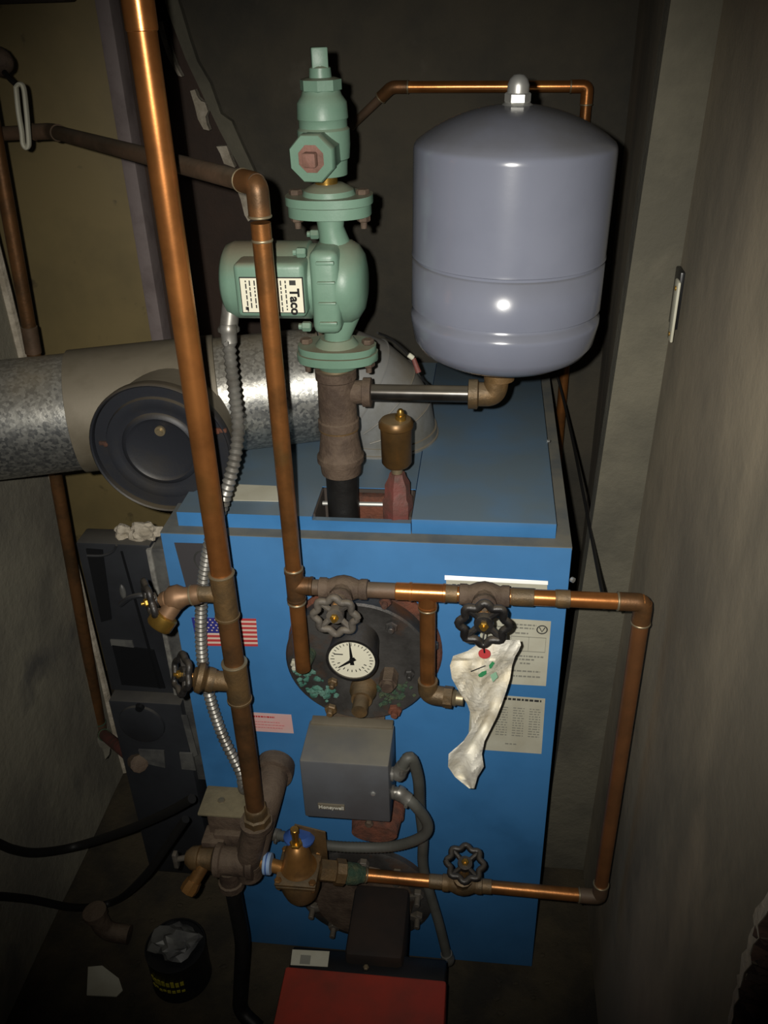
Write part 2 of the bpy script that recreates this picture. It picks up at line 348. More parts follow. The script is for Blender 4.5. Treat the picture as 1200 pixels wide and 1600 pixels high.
# wall plate seen nearly edge on
p0, p1 = at(1069, 432, x=XW), at(1062, 538, x=XW)
t = thing('wall_plate', 'pale outlet plate seen nearly edge on, standing off the right wall', 'wall plate', (XW, p0.y, p1.z))
bm = B(); zc = (p0.z + p1.z) / 2; yc = p0.y - .005
box(bm, (XW - .010, yc - .012, zc), (.004, .022, p0.z - p1.z), bev=.002); obj('plate', bm, papersh, t)
bm = B(); bx(bm, XW - .006, XW + .001, yc + .000, yc + .034, zc - .03, zc + .046, bev=.002); obj('back_box', bm, equipk, t)
bm = B()
for dz in (-.03, .03): cyl(bm, (XW - .0135, yc - .014, zc + dz), (XW - .0115, yc - .014, zc + dz), .003, seg=10)
obj('plate_screws', bm, brass, t, kind='stuff')

# ================================================================== BOILER
ZT = .993; WB = .30; DB = .655
bo = thing('boiler', 'large blue sheet-metal boiler with round steel cover plate, standing in the corner', 'boiler', (0, .33, 0))
z0 = .012
bm = B(); bx(bm, -WB, WB, 0, .012, z0, ZT, bev=.0015); obj('front_panel', bm, blue, bo)
for s in (-1, 1):
    bm = B(); bx(bm, s * WB - .0, s * (WB - .01), .012, DB, z0, ZT, bev=.001); obj('side_panel', bm, blue, bo)
bm = B(); bx(bm, -WB + .01, WB - .01, DB - .01, DB, z0, ZT); obj('back_panel', bm, blue, bo)
l0 = at(868, 843, z=ZT); lt = at(868, 820, y=l0.y).z; YL = l0.y
h0, h1 = at(487, 808, z=lt).x, at(641, 814, z=lt).x; hyb = at(560, 762, z=lt).y; hyf = YL + .010
xs = at(643, 825, y=YL).x; xr = l0.x; xl = -xr
bm = B()   # jacket top ledge around the opening
bx(bm, -WB, WB, 0.0005, hyf, ZT - .004, ZT + .001); bx(bm, -WB, h0, hyf, DB, ZT - .004, ZT + .001); bx(bm, h1, WB, hyf, DB, ZT - .004, ZT + .001); bx(bm, h0, h1, hyb, DB, ZT - .004, ZT + .001)
obj('top_ledge', bm, dustm, bo, label='grey dusty top ledge')
def lid(x0, x1, holed, zt):
    bm = B()
    if not holed: bx(bm, x0, x1, YL, DB - .01, ZT + .001, zt, bev=.0012)
    else:
        bx(bm, x0, h0, YL, DB - .01, ZT + .001, zt); bx(bm, h0, x1, hyb, DB - .01, ZT + .001, zt); bx(bm, h0, x1, YL, hyf, ZT + .001, zt - .006)
    return bm
obj('lid_panel', lid(xl, xs - .001, True, lt), blue, bo); obj('lid_panel', lid(xs, xr, False, lt + .001), blue, bo)
bm = B(); bx(bm, h0 - .01, h1 + .01, .02, hyb + .03, .90, .965, bev=.004); bx(bm, h0 + .04, h1 - .01, hyb - .02, hyb - .006, .965, lt - .004, bev=.002); obj('heat_exchanger', bm, rust, bo)
for a_ in ((h0 - .0005, h0 + .003, hyf, hyb), (h1 - .003, h1 + .0005, hyf, hyb), (h0, h1, hyb - .003, hyb + .0005)): bm = B(); bx(bm, *a_, .93, lt - .001); obj('opening_liner', bm, mat('dark brown sheet', (66, 58, 52), rough=.8), bo)  # dark strips covering the blue cut edges inside the lid opening
bm = B(); tube(bm, [V((h0 + .005, hyb - .03, lt - .012)), V((h1 - .004, hyb - .03, lt - .010))], .0035, 8); obj('rod', bm, chrome, bo)
bm = B(); cyl(bm, at(893, 905, y=-.001) + V((0, 0, 0)), at(893, 905, y=-.001) + V((.003, -.003, 0)), .004, seg=10); obj('jacket_screw', bm, chrome, bo)
bm = B(); cyl(bm, at(857, 690, z=lt), at(857, 690, z=lt) + V((0, 0, .003)), .003, seg=8); obj('lid_screw', bm, chrome, bo)
bm = B(); prism(bm, [at(p, q, z=lt + .0005) for p, q in ((358, 757), (432, 760), (436, 784), (352, 782))], (0, 0, .001)); obj('dusty_label', bm, papersh, bo, label='dust-covered paper label on the lid')
# --- stickers and plates on the front (y = 0)
def f0(px, py, d=0.): return at(px, py, y=-d)
def lab(name, c, m, d=.0006, th=.0008, label=None, parent=bo):
    bm = B(); prism(bm, [f0(*p, d) for p in c], (0, th, 0)); return obj(name, bm, m, parent, label=label)
def bil(c, u, v): a, b, cc, d = [V((*p, 0)) for p in c]; p = (a * (1 - u) + b * u) * (1 - v) + (d * (1 - u) + cc * u) * v; return (p.x, p.y)
def prints(parent, c, rows, m, d=.0014, name='print'):
    bm = B()
    for u0, u1, v0, v1 in rows: prism(bm, [f0(*bil(c, u, v), d) for u, v in ((u0, v0), (u1, v0), (u1, v1), (u0, v1))], (0, .0005, 0))
    return obj(name, bm, m, parent, kind='stuff')
def words(u0, u1, v, h, k):
    random.seed(k); r = []; u = u0
    while u < u1:
        l = random.uniform(.02, .07); r.append((u, min(u + l, u1), v, v + h)); u += l + .015
    return r
c = [(299, 965), (400, 967), (403, 1010), (308, 1009)]
fl = lab('flag_sticker', c, inkw, label='stars and stripes sticker')
prints(fl, c, [(0, 1, k / 13, (k + 1) / 13) for k in range(0, 13, 2)], inkr)
prints(fl, c, [(0, .42, 0, 7 / 13)], inkb, d=.0020)
prints(fl, c, [(.04 + .078 * i + (.03 if j % 2 else 0), .065 + .078 * i + (.03 if j % 2 else 0), .05 + .095 * j, .085 + .095 * j) for i in range(5) for j in range(5)], inkw, d=.0026)
c = [(272, 848), (345, 850), (352, 921), (291, 919)]
dl = lab('dark_label', c, darkgrey, label='dark grey label with a faint round emblem')
bm = B(); q = f0(318, 876, .0012)
tube(bm, [q + V((math.cos(a * PI / 12) * .014, 0, math.sin(a * PI / 12) * .017)) for a in range(24)], .0012, 6, closed=True); tube(bm, [q + V((-.007, 0, -.012)), q + V((0, 0, .006)), q + V((.007, 0, -.012))], .001, 6)
obj('emblem', bm, inkd, dl)
c = [(388, 1113), (455, 1117), (459, 1146), (392, 1142)]
pk = lab('pink_label', c, paperpk, label='small pink and white label')
prints(pk, c, words(.05, .6, .16, .08, 3), inkr); prints(pk, c, words(.05, .7, .45, .05, 4) + words(.05, .8, .6, .05, 5) + words(.1, .75, .75, .05, 6), mat('pale pink ink', (200, 130, 130), rough=.8))
c = [(752, 964), (861, 971), (853, 1072), (745, 1066)]
rl = lab('rating_label', c, papersh, label='upper printed rating label')
rows = []
for k, (v, u0, u1) in enumerate(((.07, .3, .8), (.12, .2, .78), (.2, .5, .7), (.55, .35, .93), (.6, .4, .8), (.78, .35, .9), (.86, .3, .92), (.66, .6, .75))): rows += words(u0, u1, v, .022, k)
prints(rl, c, rows, ink)
prints(rl, c, [(.45, .95, .26, .268), (.45, .95, .48, .488), (.45, .455, .26, .48), (.7, .705, .26, .48), (.945, .95, .26, .48)], ink)
bm = B(); q = f0(847, 984, .0014); tube(bm, [q + V((math.cos(a * PI / 10) * .0075, 0, math.sin(a * PI / 10) * .0075)) for a in range(20)], .0009, 6, closed=True)
tube(bm, [q + V((-.004, 0, .004)), q + V((0, 0, -.004)), q + V((.004, 0, .004))], .0008, 6); obj('round_mark', bm, inkd, rl)
c = [(736, 1083), (852, 1092), (846, 1178), (731, 1170)]
il = lab('instruction_label', c, papersh, label='lower printed instruction label')
prints(il, c, words(.3, .95, .035, .035, 11), inkd)
rows = []
for k in range(12):
    for u in (.12, .36, .58, .8): rows += words(u, u + .15, .2 + k * .045, .016, 20 + k + int(u * 10))
prints(il, c, rows, ink); prints(il, c, words(.5, .65, .85, .02, 50), ink)
c = [(697, 906), (855, 914), (855, 944), (698, 934)]
np_ = lab('nameplate', c, papersh, d=.002, th=.003, label='long white nameplate with a bright upper lip')
bm = B(); prism(bm, [f0(695, 899, .002), f0(856, 908, .002), f0(856, 914, .006), f0(695, 906, .006)], (0, -.002, .0015)); obj('upper_lip', bm, mat('bright white enamel', (250, 250, 244), rough=.35), np_, label='bright white upper lip')
prints(np_, c, words(.06, .5, .22, .1, 60) + words(.6, .9, .22, .1, 61), inkd, d=.0045)

# --- round cover plate
pc = at(571, 1009, y=0)
bm = B(); lathe(bm, pc + V((0, .001, 0)), (0, -1, 0), [(0, .119), (.008, .120), (.012, .117), (.012, .108)], 56); obj('plate_flange', bm, rust, bo, label='rust-stained rim of the cover plate')
bm = B(); lathe(bm, pc + V((-.006, -.010, -.004)), (0, -1, 0), [(0, .1125), (.026, .1125), (.029, .1095), (.029, 0)], 56)
cp = obj('cover_plate', bm, steeld, bo, label='round steel cover plate')
yd = -.039
for px, py, r, m_ in ((612, 978, .010, steeld), (462, 1036, .008, papersh), (517, 1108, .010, bronze), (617, 1110, .011, rust), (676, 1008, .009, steeld), (520, 1066, .008, bronze), (602, 940, .009, rust), (640, 1052, .008, steeld)):
    p = at(px, py, y=yd - .004); p = V((p.x, yd, p.z)); bm = B(); hexn(bm, p, p + V((0, -.009, 0)), r, phase=px); cyl(bm, p, p + V((0, -.018, 0)), r * .5, seg=10, ch=.001); obj('stud_nut', bm, m_, cp)
p = at(566, 1088, y=-.06)
bm = B(); lathe(bm, V((p.x, yd, p.z)), (0, -1, 0), [(0, .021), (.012, .021), (.016, .018), (.03, .016), (.03, .012), (.055, .012), (.055, 0)], 20); obj('bronze_port', bm, bronze, cp)
p = at(607, 1062, y=-.055)
bm = B(); hexn(bm, V((p.x, yd, p.z)), V((p.x, yd - .03, p.z)), .014); lathe(bm, V((p.x, yd - .03, p.z)), (0, -1, 0), [(0, .010), (.006, .009), (.006, 0)], 14); obj('pipe_plug', bm, iron, cp)
bm = B(); rnd = random.Random(5)
for cx, cy, n_, sp in ((472, 1052, 16, 9), (495, 1078, 30, 15), (512, 1088, 12, 10)):
    for k in range(n_):
            q = at(cx + rnd.gauss(0, sp), cy + rnd.gauss(0, sp * .5), y=yd - .002)
            if math.hypot(q.x - pc.x + .006, q.z - pc.z + .004) > .107: continue
            ball(bm, q, rnd.uniform(.002, .0055), (1.2, .9, 1), 1, .6, k)
obj('pale_corrosion', bm, verd, cp, label='pale green crusted corrosion')['kind'] = 'stuff'
bm = B()
for cx, cy, n_, sp in ((612, 1090, 30, 14), (632, 1075, 12, 9), (600, 1072, 12, 6)):
    for k in range(n_):
            q = at(cx + rnd.gauss(0, sp), cy + rnd.gauss(0, sp * .5), y=yd - .002)
            if math.hypot(q.x - pc.x + .006, q.z - pc.z + .004) > .107: continue
            ball(bm, q, rnd.uniform(.002, .005), (1.2, .9, 1), 1, .6, k)
obj('dark_corrosion', bm, verd2, cp, label='dark green crusted corrosion')['kind'] = 'stuff'

# --- burner mounting plate low on the front
bc = at(572, 1392, y=0)
bm = B(); lathe(bm, bc + V((0, .001, 0)), (0, -1, 0), [(0, .128), (.012, .128), (.016, .122), (.016, .09)], 48); bp_ = obj('burner_plate', bm, steeld, bo, label='dark round burner mounting plate')
bm = B(); lathe(bm, bc + V((0, -.014, 0)), (0, -1, 0), [(0, .092), (.02, .088), (.024, .05)], 40); obj('plate_boss', bm, iron, bp_)
for k in range(10):
    a = 2 * PI * k / 10 + .3; q = bc + V((math.cos(a) * .105, -.016, math.sin(a) * .105)); bm = B()
    hexn(bm, q, q + V((0, -.012, 0)), .011, phase=k); cyl(bm, q, q + V((0, -.03, 0)), .0055, seg=10, ch=.001)
    box(bm, q + V((-math.cos(a) * .012, -.01, -math.sin(a) * .012)), (.036, .007, .013), X=(math.cos(a), 0, math.sin(a)), Z=(-math.sin(a), 0, math.cos(a)), bev=.0015); obj('plate_clamp', bm, greyw, bp_)

# ================================================================== GAUGE
gc = at(550, 1030, y=-.10)
t = thing('pressure_gauge', 'round black-rimmed gauge with white dial on the steel cover plate', 'gauge', (gc.x, yd, gc.z))
bm = B(); lathe(bm, (gc.x, yd - .002, gc.z), (0, -1, 0), [(0, .012), (.014, .012), (.016, .034), (.05, .036), (.058, .0375), (.0625, .0375), (.0625, .0335), (.0595, .0335), (.0595, 0)], 40); obj('case', bm, blackw, t)
bm = B(); lathe(bm, (gc.x, yd - .0605, gc.z), (0, -1, 0), [(0, .0338), (.0012, .0338), (.0012, 0)], 40); dial = obj('dial', bm, facem, t)
bm = B(); yy = yd - .0625
for k in range(25):
    a = math.radians(-45 + 270 * k / 24); c_, s_ = math.cos(a), math.sin(a); L_ = .006 if k % 4 == 0 else .0035
    box(bm, (gc.x + c_ * .028, yy, gc.z + s_ * .028), (L_, .0006, .0009), X=(c_, 0, s_), Z=(-s_, 0, c_))
for k in range(9):
    a = math.radians(200 + 17 * k); c_, s_ = math.cos(a), math.sin(a); box(bm, (gc.x + c_ * .0205, yy, gc.z + s_ * .0205), (.004, .0006, .0012), X=(c_, 0, s_), Z=(-s_, 0, c_))
box(bm, (gc.x - .019, yy, gc.z + .009), (.013, .0006, .0016)); obj('scale_marks', bm, inkd, dial, kind='stuff')
for nm, px, py, wd in (('pressure_needle', 546, 1003, .0012), ('temperature_needle', 529, 1042, .0012)):
    q = at(px, py, y=yy); o0 = V((gc.x, yy - .0012, gc.z)); q.y = yy - .0012; d = (q - o0); bm = B()
    pz = V((-d.z, 0, d.x)).normalized(); prism(bm, [o0 - d * .25 + pz * .003, o0 - d * .25 - pz * .003, q - pz * .0006, q + pz * .0006], (0, -.0008, 0)); obj(nm, bm, blackm, t)
bm = B(); lathe(bm, (gc.x, yy, gc.z), (0, -1, 0), [(0, .004), (.003, .003), (.003, 0)], 14); obj('needle_hub', bm, blackm, t)

# ================================================================== CONTROL BOX (aquastat)
YA = -.045
a0 = at(485, 1124, y=YA); zt = a0.z
fl_ = at(467, 1190, z=zt); fr_ = at(601, 1196, z=zt); br_ = at(605, 1126, z=zt); yf = (fl_.y + fr_.y) / 2
xl_, xr_ = fl_.x, fr_.x + .006; zb = at(548, 1281, y=yf).z
t = thing('control_box', 'grey steel boiler control box with a small silver name bar, under the round gauge', 'control box', ((xl_ + xr_) / 2, YA, zb))
bm = B(); bx(bm, xl_, xr_, yf, YA, zb, zt, bev=.003); obj('cover', bm, boxg, t)
bm = B(); bx(bm, xl_ + .004, xr_ - .002, YA - .012, YA + .006, zt - .004, zt + .004, bev=.001); obj('top_flange', bm, greysheet, t)
q = at(518, 1261, y=yf); bm = B(); box(bm, (q.x, yf - .001, q.z + .002), (.042, .002, .0125), bev=.0006); nb = obj('name_bar', bm, greysheet, t)
text('Honeywell', .0092, basis(V((q.x, yf - .0025, q.z + .001)), (1, 0, 0), (0, 0, 1)), whitem, nb, bold=.0002)
q = at(583, 1240, y=yf); bm = B(); lathe(bm, (q.x, yf, q.z), (0, -1, 0), [(0, .004), (.002, .0035), (.003, 0)], 12); obj('cover_screw', bm, chrome, t)
for pz in (.035, .075): bm = B(); lathe(bm, (xr_, yf + .03, zb + pz), (1, 0, 0), [(0, .011), (.004, .012), (.004, .009), (.012, .009)], 14); obj('knockout', bm, conduitm, t)
bm = B(); q = at(588, 1290, y=-.06); lathe(bm, (q.x, -.02, q.z + .01), (0, -1, 0), [(0, .046), (.03, .046), (.034, .042), (.066, .038), (.066, 0)], 28, sy=.5); obj('immersion_well_base', bm, rust, t, label='rusty iron base below the box')
bm = B(); q2 = at(577, 1284, y=-.09); hexn(bm, q2, q2 + V((0, -.008, 0)), .007); obj('base_bolt', bm, iron, t)
bx_ = B(); bx(bx_, xl_ + .02, xr_ - .02, YA - .002, .0, zb + .02, zt - .02); obj('mounting_neck', bx_, iron, t)
# flexible conduits from the box
def conduit(name, label, pts, r, m, pitch=.0065, amp=.0011, n=8, ends=True, group=None):
    p = spline(pts, n); root = thing(name, label, 'conduit', p[-1], group)
    rp = resample(p, pitch / 2); bm = B(); tube(bm, rp, [r + (amp if i % 2 else -amp) for i in range(len(rp))], 12); obj('armoured_sleeve', bm, m, root)
    if ends:
        for a, b in ((p[0], p[1]), (p[-1], p[-2])):
            bm = B(); d = (b - a).normalized(); lathe(bm, a - d * .004, d, [(0, r * 1.25), (.004, r * 1.4), (.010, r * 1.4), (.012, r * 1.25), (.024, r * 1.25)], 14); cyl(bm, a + d * .016 + V((0, -r * 1.2, 0)), a + d * .016 + V((0, -r * 1.9, 0)), .003, seg=8); obj('connector', bm, conduitm, root)
    return root
g_ = mat('grey plastic conduit', (98, 98, 92), (84, 84, 78), sc=12, rough=.55, metal=.1)
kx = xr_ + .010
conduit('flexible_conduit', 'grey flexible conduit leaving the upper side of the grey control box and dropping straight down', [V((kx, yf + .03, zb + .075)), at(640, 1183, y=-.10), at(653, 1215, y=-.09), at(656, 1262, y=-.07), at(661, 1310, y=-.06), at(662, 1360, y=-.05), at(685, 1440, y=-.05), at(700, 1500, y=-.05)], .009, g_, amp=.0003)
conduit('flexible_conduit', 'grey flexible conduit curling from the lower side of the control box leftward under it', [V((kx, yf + .03, zb + .035)), at(648, 1258, y=-.11), at(668, 1288, y=-.10), at(658, 1308, y=-.09), at(615, 1322, y=-.075), at(560, 1324, y=-.07), at(505, 1320, y=-.065), at(455, 1309, y=-.05), at(420, 1302, y=-.04)], .009, g_, amp=.0003)

# ================================================================== PIPES
def sleeve(bm, a, b, r, seg=20): return lathe(bm, a, V(b) - V(a), [(0, r * .99), (.0006, r * 1.1), ((V(b) - V(a)).length - .0006, r * 1.1), ((V(b) - V(a)).length, r * .99)], seg)
def ring(bm, p, d, r): d = V(d).normalized(); return lathe(bm, V(p) - d * .0018, d, [(0, r * 1.02), (.0008, r * 1.08), (.0022, r * 1.08), (.003, r * 1.02)], 20)
def rings_(parent, lst, m):
    for a in lst: b_m = B(); ring(b_m, *a); obj('solder_ring', b_m, m, parent)
def run(parent, a, b, r, m, name='pipe', **k): bm = B(); cyl(bm, a, b, r, seg=24); return obj(name, bm, m, parent, **k)
def elbow(parent, p, a, b, r, m, name='elbow', s=2.0, solder_m=None):
    """fitting at corner p towards a and b"""
    p = V(p); da = (V(a) - p).normalized(); db = (V(b) - p).normalized(); L_ = r * s
    pts = fillet([p + da * L_, p, p + db * L_], L_ * .8, 10); pts = [p + da * L_ * 1.5] + pts + [p + db * L_ * 1.5]
    rr = [r * 1.12] * 1 + [r * 1.12] * (len(pts) - 2) + [r * 1.12]; bm = B(); tube(bm, pts, rr, 20); e = obj(name, bm, m, parent)
    rings_(e, [(p + da * L_ * 1.5, da, r * 1.1), (p + db * L_ * 1.5, db, r * 1.1)], solder_m or solder); return e
def tee(parent, p, da, db, dc, r, m, rc=None, L_=None, name='tee'):
    p = V(p); rc = rc or r; L_ = L_ or r * 2.1; da, db, dc = [V(d).normalized() for d in (da, db, dc)]; bm = B()
    tube(bm, [p + da * L_, p, p + db * L_], r * 1.13, 20); cyl(bm, p, p + dc * L_, rc * 1.13)
    for d, q in ((da, r), (db, r), (dc, rc)): lathe(bm, p + d * (L_ - .003), d, [(0, q * 1.13), (.0006, q * 1.2), (.004, q * 1.2), (.0045, q)], 20)
    return obj(name, bm, m, parent)
# --- big copper riser
RB = .0146; YP = -.12
b0 = at(400, 1268, y=YP); t0 = at(199, -90, y=YP)
xb = b0.x; bigx = lambda z: b0.x + (at(215, 0, y=YP).x - b0.x) * (z - b0.z) / (at(215, 0, y=YP).z - b0.z)
def bp(z): return V((bigx(z), YP, z))
ztop = 2.14
bt = thing('copper_riser', 'thickest copper pipe, rising past the flue on the left to above the frame', 'pipe', bp(b0.z))
zc1 = at(350, 925, y=YP).z; zc2 = at(365, 1065, y=YP).z; zs = at(222, 38, y=YP).z
run(bt, bp(zc1 + .03), bp(zs), RB, mat('orange copper', (196, 128, 70), (158, 102, 56), sc=9, rough=.33, metal=.78, bump=.02, c3=(128, 96, 52), sc3=6), 'upper_pipe')
run(bt, bp(zs - .003), bp(ztop), RB * 1.0, copper_hi, 'top_pipe')
bm = B(); sleeve(bm, bp(zs - .004), bp(zs + .05), RB); ring(bm, bp(zs - .004), (0, 0, 1), RB); obj('coupling', bm, copper_hi, bt)
run(bt, bp(zc2 + .02), bp(zc1 - .02), RB, copper_dark, 'middle_pipe')
run(bt, bp(b0.z - .01), bp(zc2 - .02), RB, copper_dark, 'lower_pipe')
dl_ = V((-1, -.05, .02))
tee(bt, bp(zc1 - .005), (0, 0, 1), (0, 0, -1), (-1, 0, 0), RB, bronze, .010, .036)
tee(bt, bp(zc2), (0, 0, 1), (0, 0, -1), (-1, 0, 0), RB * 1.05, bronze, .013, .034)
rings_(bt, [(bp(zc1 + .031), (0, 0, 1), RB * 1.15), (bp(zc2 + .036), (0, 0, 1), RB * 1.2)], solder)
bm = B(); lathe(bm, bp(b0.z + .012), (0, 0, -1), [(0, RB * 1.15), (.003, RB * 1.3), (.018, RB * 1.3), (.02, RB * 1.55), (.034, RB * 1.55), (.036, RB)], 8); obj('male_adapter', bm, bronze, bt)
# --- small copper supply line with loop in front of the boiler
RS = .0112; YS = -.09
def S(px, py): return at(px, py, y=YS)
A0 = S(405, 288); A1 = S(471, 1045); A0.x = (A0.x + A1.x) / 2; A1.x = A0.x
sp = thing('copper_feed_line', 'thin copper pipe turning down in front of the green pump to the round cover plate', 'pipe', A1)
TL = at(80, 205, y=.42); ML = at(0, 209, y=.44); ML2 = ML + (ML - TL) * 1.2
run(sp, A1, A0 + V((0, 0, -.04)), RS, copper, 'down_pipe', label='copper down pipe with green stains')
elbow(sp, A0, TL, A1, RS, copper_dark)
run(sp, A0, TL, RS, copper_dull, 'dusty_pipe', label='dusty horizontal pipe')
elbow(sp, TL, A0, ML2, RS, copper_dull, solder_m=copper_dull); run(sp, TL, ML2, RS, copper_dull, 'far_pipe')
zt1 = S(470, 915).z
tee(sp, (A0.x, YS, zt1), (0, 0, 1), (0, 0, -1), (1, 0, 0), RS, copper_dark)
rings_(sp, [((A0.x, YS, zt1 + .028), (0, 0, 1), RS * 1.1), ((A0.x, YS, zt1 - .028), (0, 0, 1), RS * 1.1), ((A0.x, YS, S(412, 375).z), (0, 0, 1), RS)], solder)
run(sp, A1 + V((0, .004, .004)), V((A1.x, yd - .002, A1.z - .012)), RS * .9, verd2, 'corroded_stub')
# --- the loop
TR = S(997, 941); BR = S(943, 1402); xm = (TR.x + BR.x) / 2; TR.x = BR.x = xm
P1 = S(475, 915); P1.z = S(480, 916).z
lp = thing('copper_bypass_loop', 'copper loop across the blue front, down beside the right wall and back low down', 'pipe', BR)
za, zb_ = S(480, 917).z, TR.z
def LT(px): a = at(px, 925, y=YS).x; return V((a, YS, za + (zb_ - za) * (a - P1.x) / (TR.x - P1.x)))
run(lp, LT(487), LT(640), RS, copper_dull, 'upper_pipe'); run(lp, LT(630), TR, RS, copper_hi, 'upper_pipe')
for a, b in ((620, 655), (690, 715), (800, 835), (870, 892)): bm = B(); sleeve(bm, LT(a), LT(b), RS); ring(bm, LT(a), (1, 0, 0), RS); obj('coupling', bm, bronze if a != 620 else copper_hi, lp)
elbow(lp, TR, P1, BR, RS, copper_dark)
run(lp, TR, BR, RS, mat('brown copper', (150, 100, 62), (124, 86, 56), sc=9, rough=.42, metal=.6), 'side_pipe')
pz = S(570, 1367); B1 = V((pz.x, YS, pz.z))
elbow(lp, BR, TR, B1, RS, copper_dull)
run(lp, B1, BR, RS, copper, 'lower_pipe')
def LB(px): a = at(px, 1385, y=YS).x; return B1.lerp(BR, (a - B1.x) / (BR.x - B1.x))
for a, b in ((672, 700), (745, 768)): bm = B(); sleeve(bm, LB(a), LB(b), RS); ring(bm, LB(a), (1, 0, 0), RS); obj('coupling', bm, bronze, lp)
# drop from the loop
D0 = LT(668); D1 = S(674, 1085); D1.x = D0.x; D2 = S(712, 1096); D2.z = D1.z
tee(lp, D0, (1, 0, 0), (-1, 0, 0), (0, 0, -1), RS, copper_hi)
run(lp, D0 + V((0, 0, -.02)), D1, RS, copper, 'drop_pipe')
bm = B(); tube(bm, fillet([D1 + V((0, 0, .026)), D1, D1 + V((.034, -.004, 0))], .016, 8), RS * 1.3, 18); lathe(bm, D1 + V((.024, -.003, 0)), (1, -.1, 0), [(0, .016), (.012, .016), (.013, .012)], 8); obj('drop_elbow', bm, bronze, lp)
bm = B(); lathe(bm, D1 + V((.036, -.004, 0)), (1, -.1, 0), [(0, .0105), (.004, .013), (.006, .0105), (.016, .0105), (.016, 0)], 16); obj('end_plug', bm, solder, lp)
bm = B(); ring(bm, D0 + V((0, 0, -.026)), (0, 0, 1), RS * 1.1); obj('solder_ring', bm, solder, lp)

# --- valves
def handwheel(c, ax, R, m, parent, up=None, lobes=8, name='handwheel'):
    c = V(c); x, y, d = frame(ax, up); bm = B(); n = lobes * 8
    tube(bm, [c + (x * math.cos(2 * PI * k / n) + y * math.sin(2 * PI * k / n)) * R * (1 + .11 * math.cos(lobes * 2 * PI * k / n)) for k in range(n)], R * .185, 10, closed=True)
    for k in range(4):
        a = PI / 4 + k * PI / 2; e = (x * math.cos(a) + y * math.sin(a)); tube(bm, [c - d * .004 + e * R * .25, c - d * .002 + e * R * .95], R * .15, 8)
    lathe(bm, c - d * .01, d, [(0, R * .40), (.008, R * .44), (.012, R * .42), (.013, R * .25)], 20); w_ = obj(name, bm, m, parent)
    bm = B(); hexn(bm, c + d * .002, c + d * .008, R * .22); cyl(bm, c + d * .006, c + d * .012, R * .1, seg=10); obj('stem_nut', bm, brass, w_); return w_
def valve(label, p, pd, sd, r, R, wheel, body, reach=.058, L_=.034, name='gate_valve', group=None):
    p = V(p); pd = V(pd).normalized(); sd = V(sd).normalized(); root = thing(name, label, 'valve', p, group); bm = B()
    lathe(bm, p - pd * L_, pd, [(0, r * 1.05), (.001, r * 1.3), (.010, r * 1.3), (.013, r * 1.15), (L_ - .010, r * 1.55), (L_, r * 1.7), (L_ + .010, r * 1.55), (2 * L_ - .013, r * 1.15), (2 * L_ - .010, r * 1.3), (2 * L_ - .001, r * 1.3), (2 * L_, r * 1.05)], 20)
    lathe(bm, p, sd, [(0, r * 1.5), (.018, r * 1.35), (.020, r * 1.5), (.026, r * 1.5), (.028, r * 1.0), (reach - .016, r * .8)], 12); obj('body', bm, body, root)
    bm = B(); hexn(bm, p + sd * (reach - .026), p + sd * (reach - .014), r * .85); cyl(bm, p + sd * (reach - .016), p + sd * reach, r * .3, seg=10); obj('packing_nut', bm, brassd, root)
    handwheel(p + sd * reach, sd, R, wheel, root); return root
valve('dusty grey handwheel valve on the upper loop, just left above the gauge', LT(537), (1, 0, 0), (-.03, -1, 0), RS, .027, greyw, iron, reach=.062)
valve('black handwheel valve on the upper loop with the paper tag hanging below it', LT(757), (1, 0, 0), (0, -1, .03), RS, .0295, blackw, iron, reach=.066)
valve('black handwheel valve standing on the low copper pipe', LB(722), (1, 0, 0), (.05, -.22, .97), RS, .028, blackw, bronze, reach=.078)
# drain valves on the riser
def drain(label, zc, px, py, kf, cap):
    o = bp(zc) + V((-.034, 0, 0)); e = at(px, py, y=YP - .005); d = (e - o).normalized(); root = thing('drain_valve', label, 'valve', o); L_ = (e - o).length
    bm = B(); lathe(bm, o, d, [(t_, r_ * kf) for t_, r_ in ((0, .0135), (.006, .0145), (.010, .0145), (.012, .012), (L_ * .35, .013), (L_ * .5, .018), (L_ * .7, .017), (L_ * .8, .011), (L_ * .82, .012), (L_ - .004, .0095))], 12)
    if cap:
        m0 = o + d * L_ * .5; dd = V((-.52, -.42, -.66)).normalized(); cyl(bm, m0, m0 + dd * .035, .0125, seg=16)
    obj('body', bm, bronze if not cap else mat('reddish bronze', (142, 110, 82), (116, 92, 68), sc=22, rough=.5, metal=.45), root)
    if cap:
        bm = B(); lathe(bm, m0 + dd * .030, dd, [(0, .0165), (.002, .0185), (.018, .0185), (.021, .016), (.022, 0)], 18); obj('hose_cap', bm, brass, root, label='round brass hose cap')
    bm = B(); ring(bm, o + d * .012, d, .0135); obj('solder_ring', bm, solder, root)
    w_ = o + d * (L_ + .012); bm = B(); cyl(bm, e - d * .006, w_, .005, seg=10); obj('stem', bm, brassd, root)
    handwheel(w_, (d + V((0, -.55, .15))).normalized(), .0265, blackw, root, lobes=6)
drain('bronze drain valve with brass hose cap, upper of the two on the thick copper riser', zc1 - .005, 247, 938, 1.0, True)
drain('bronze drain valve without cap, lower of the two on the thick copper riser', zc2, 297, 1056, 1.3, False)

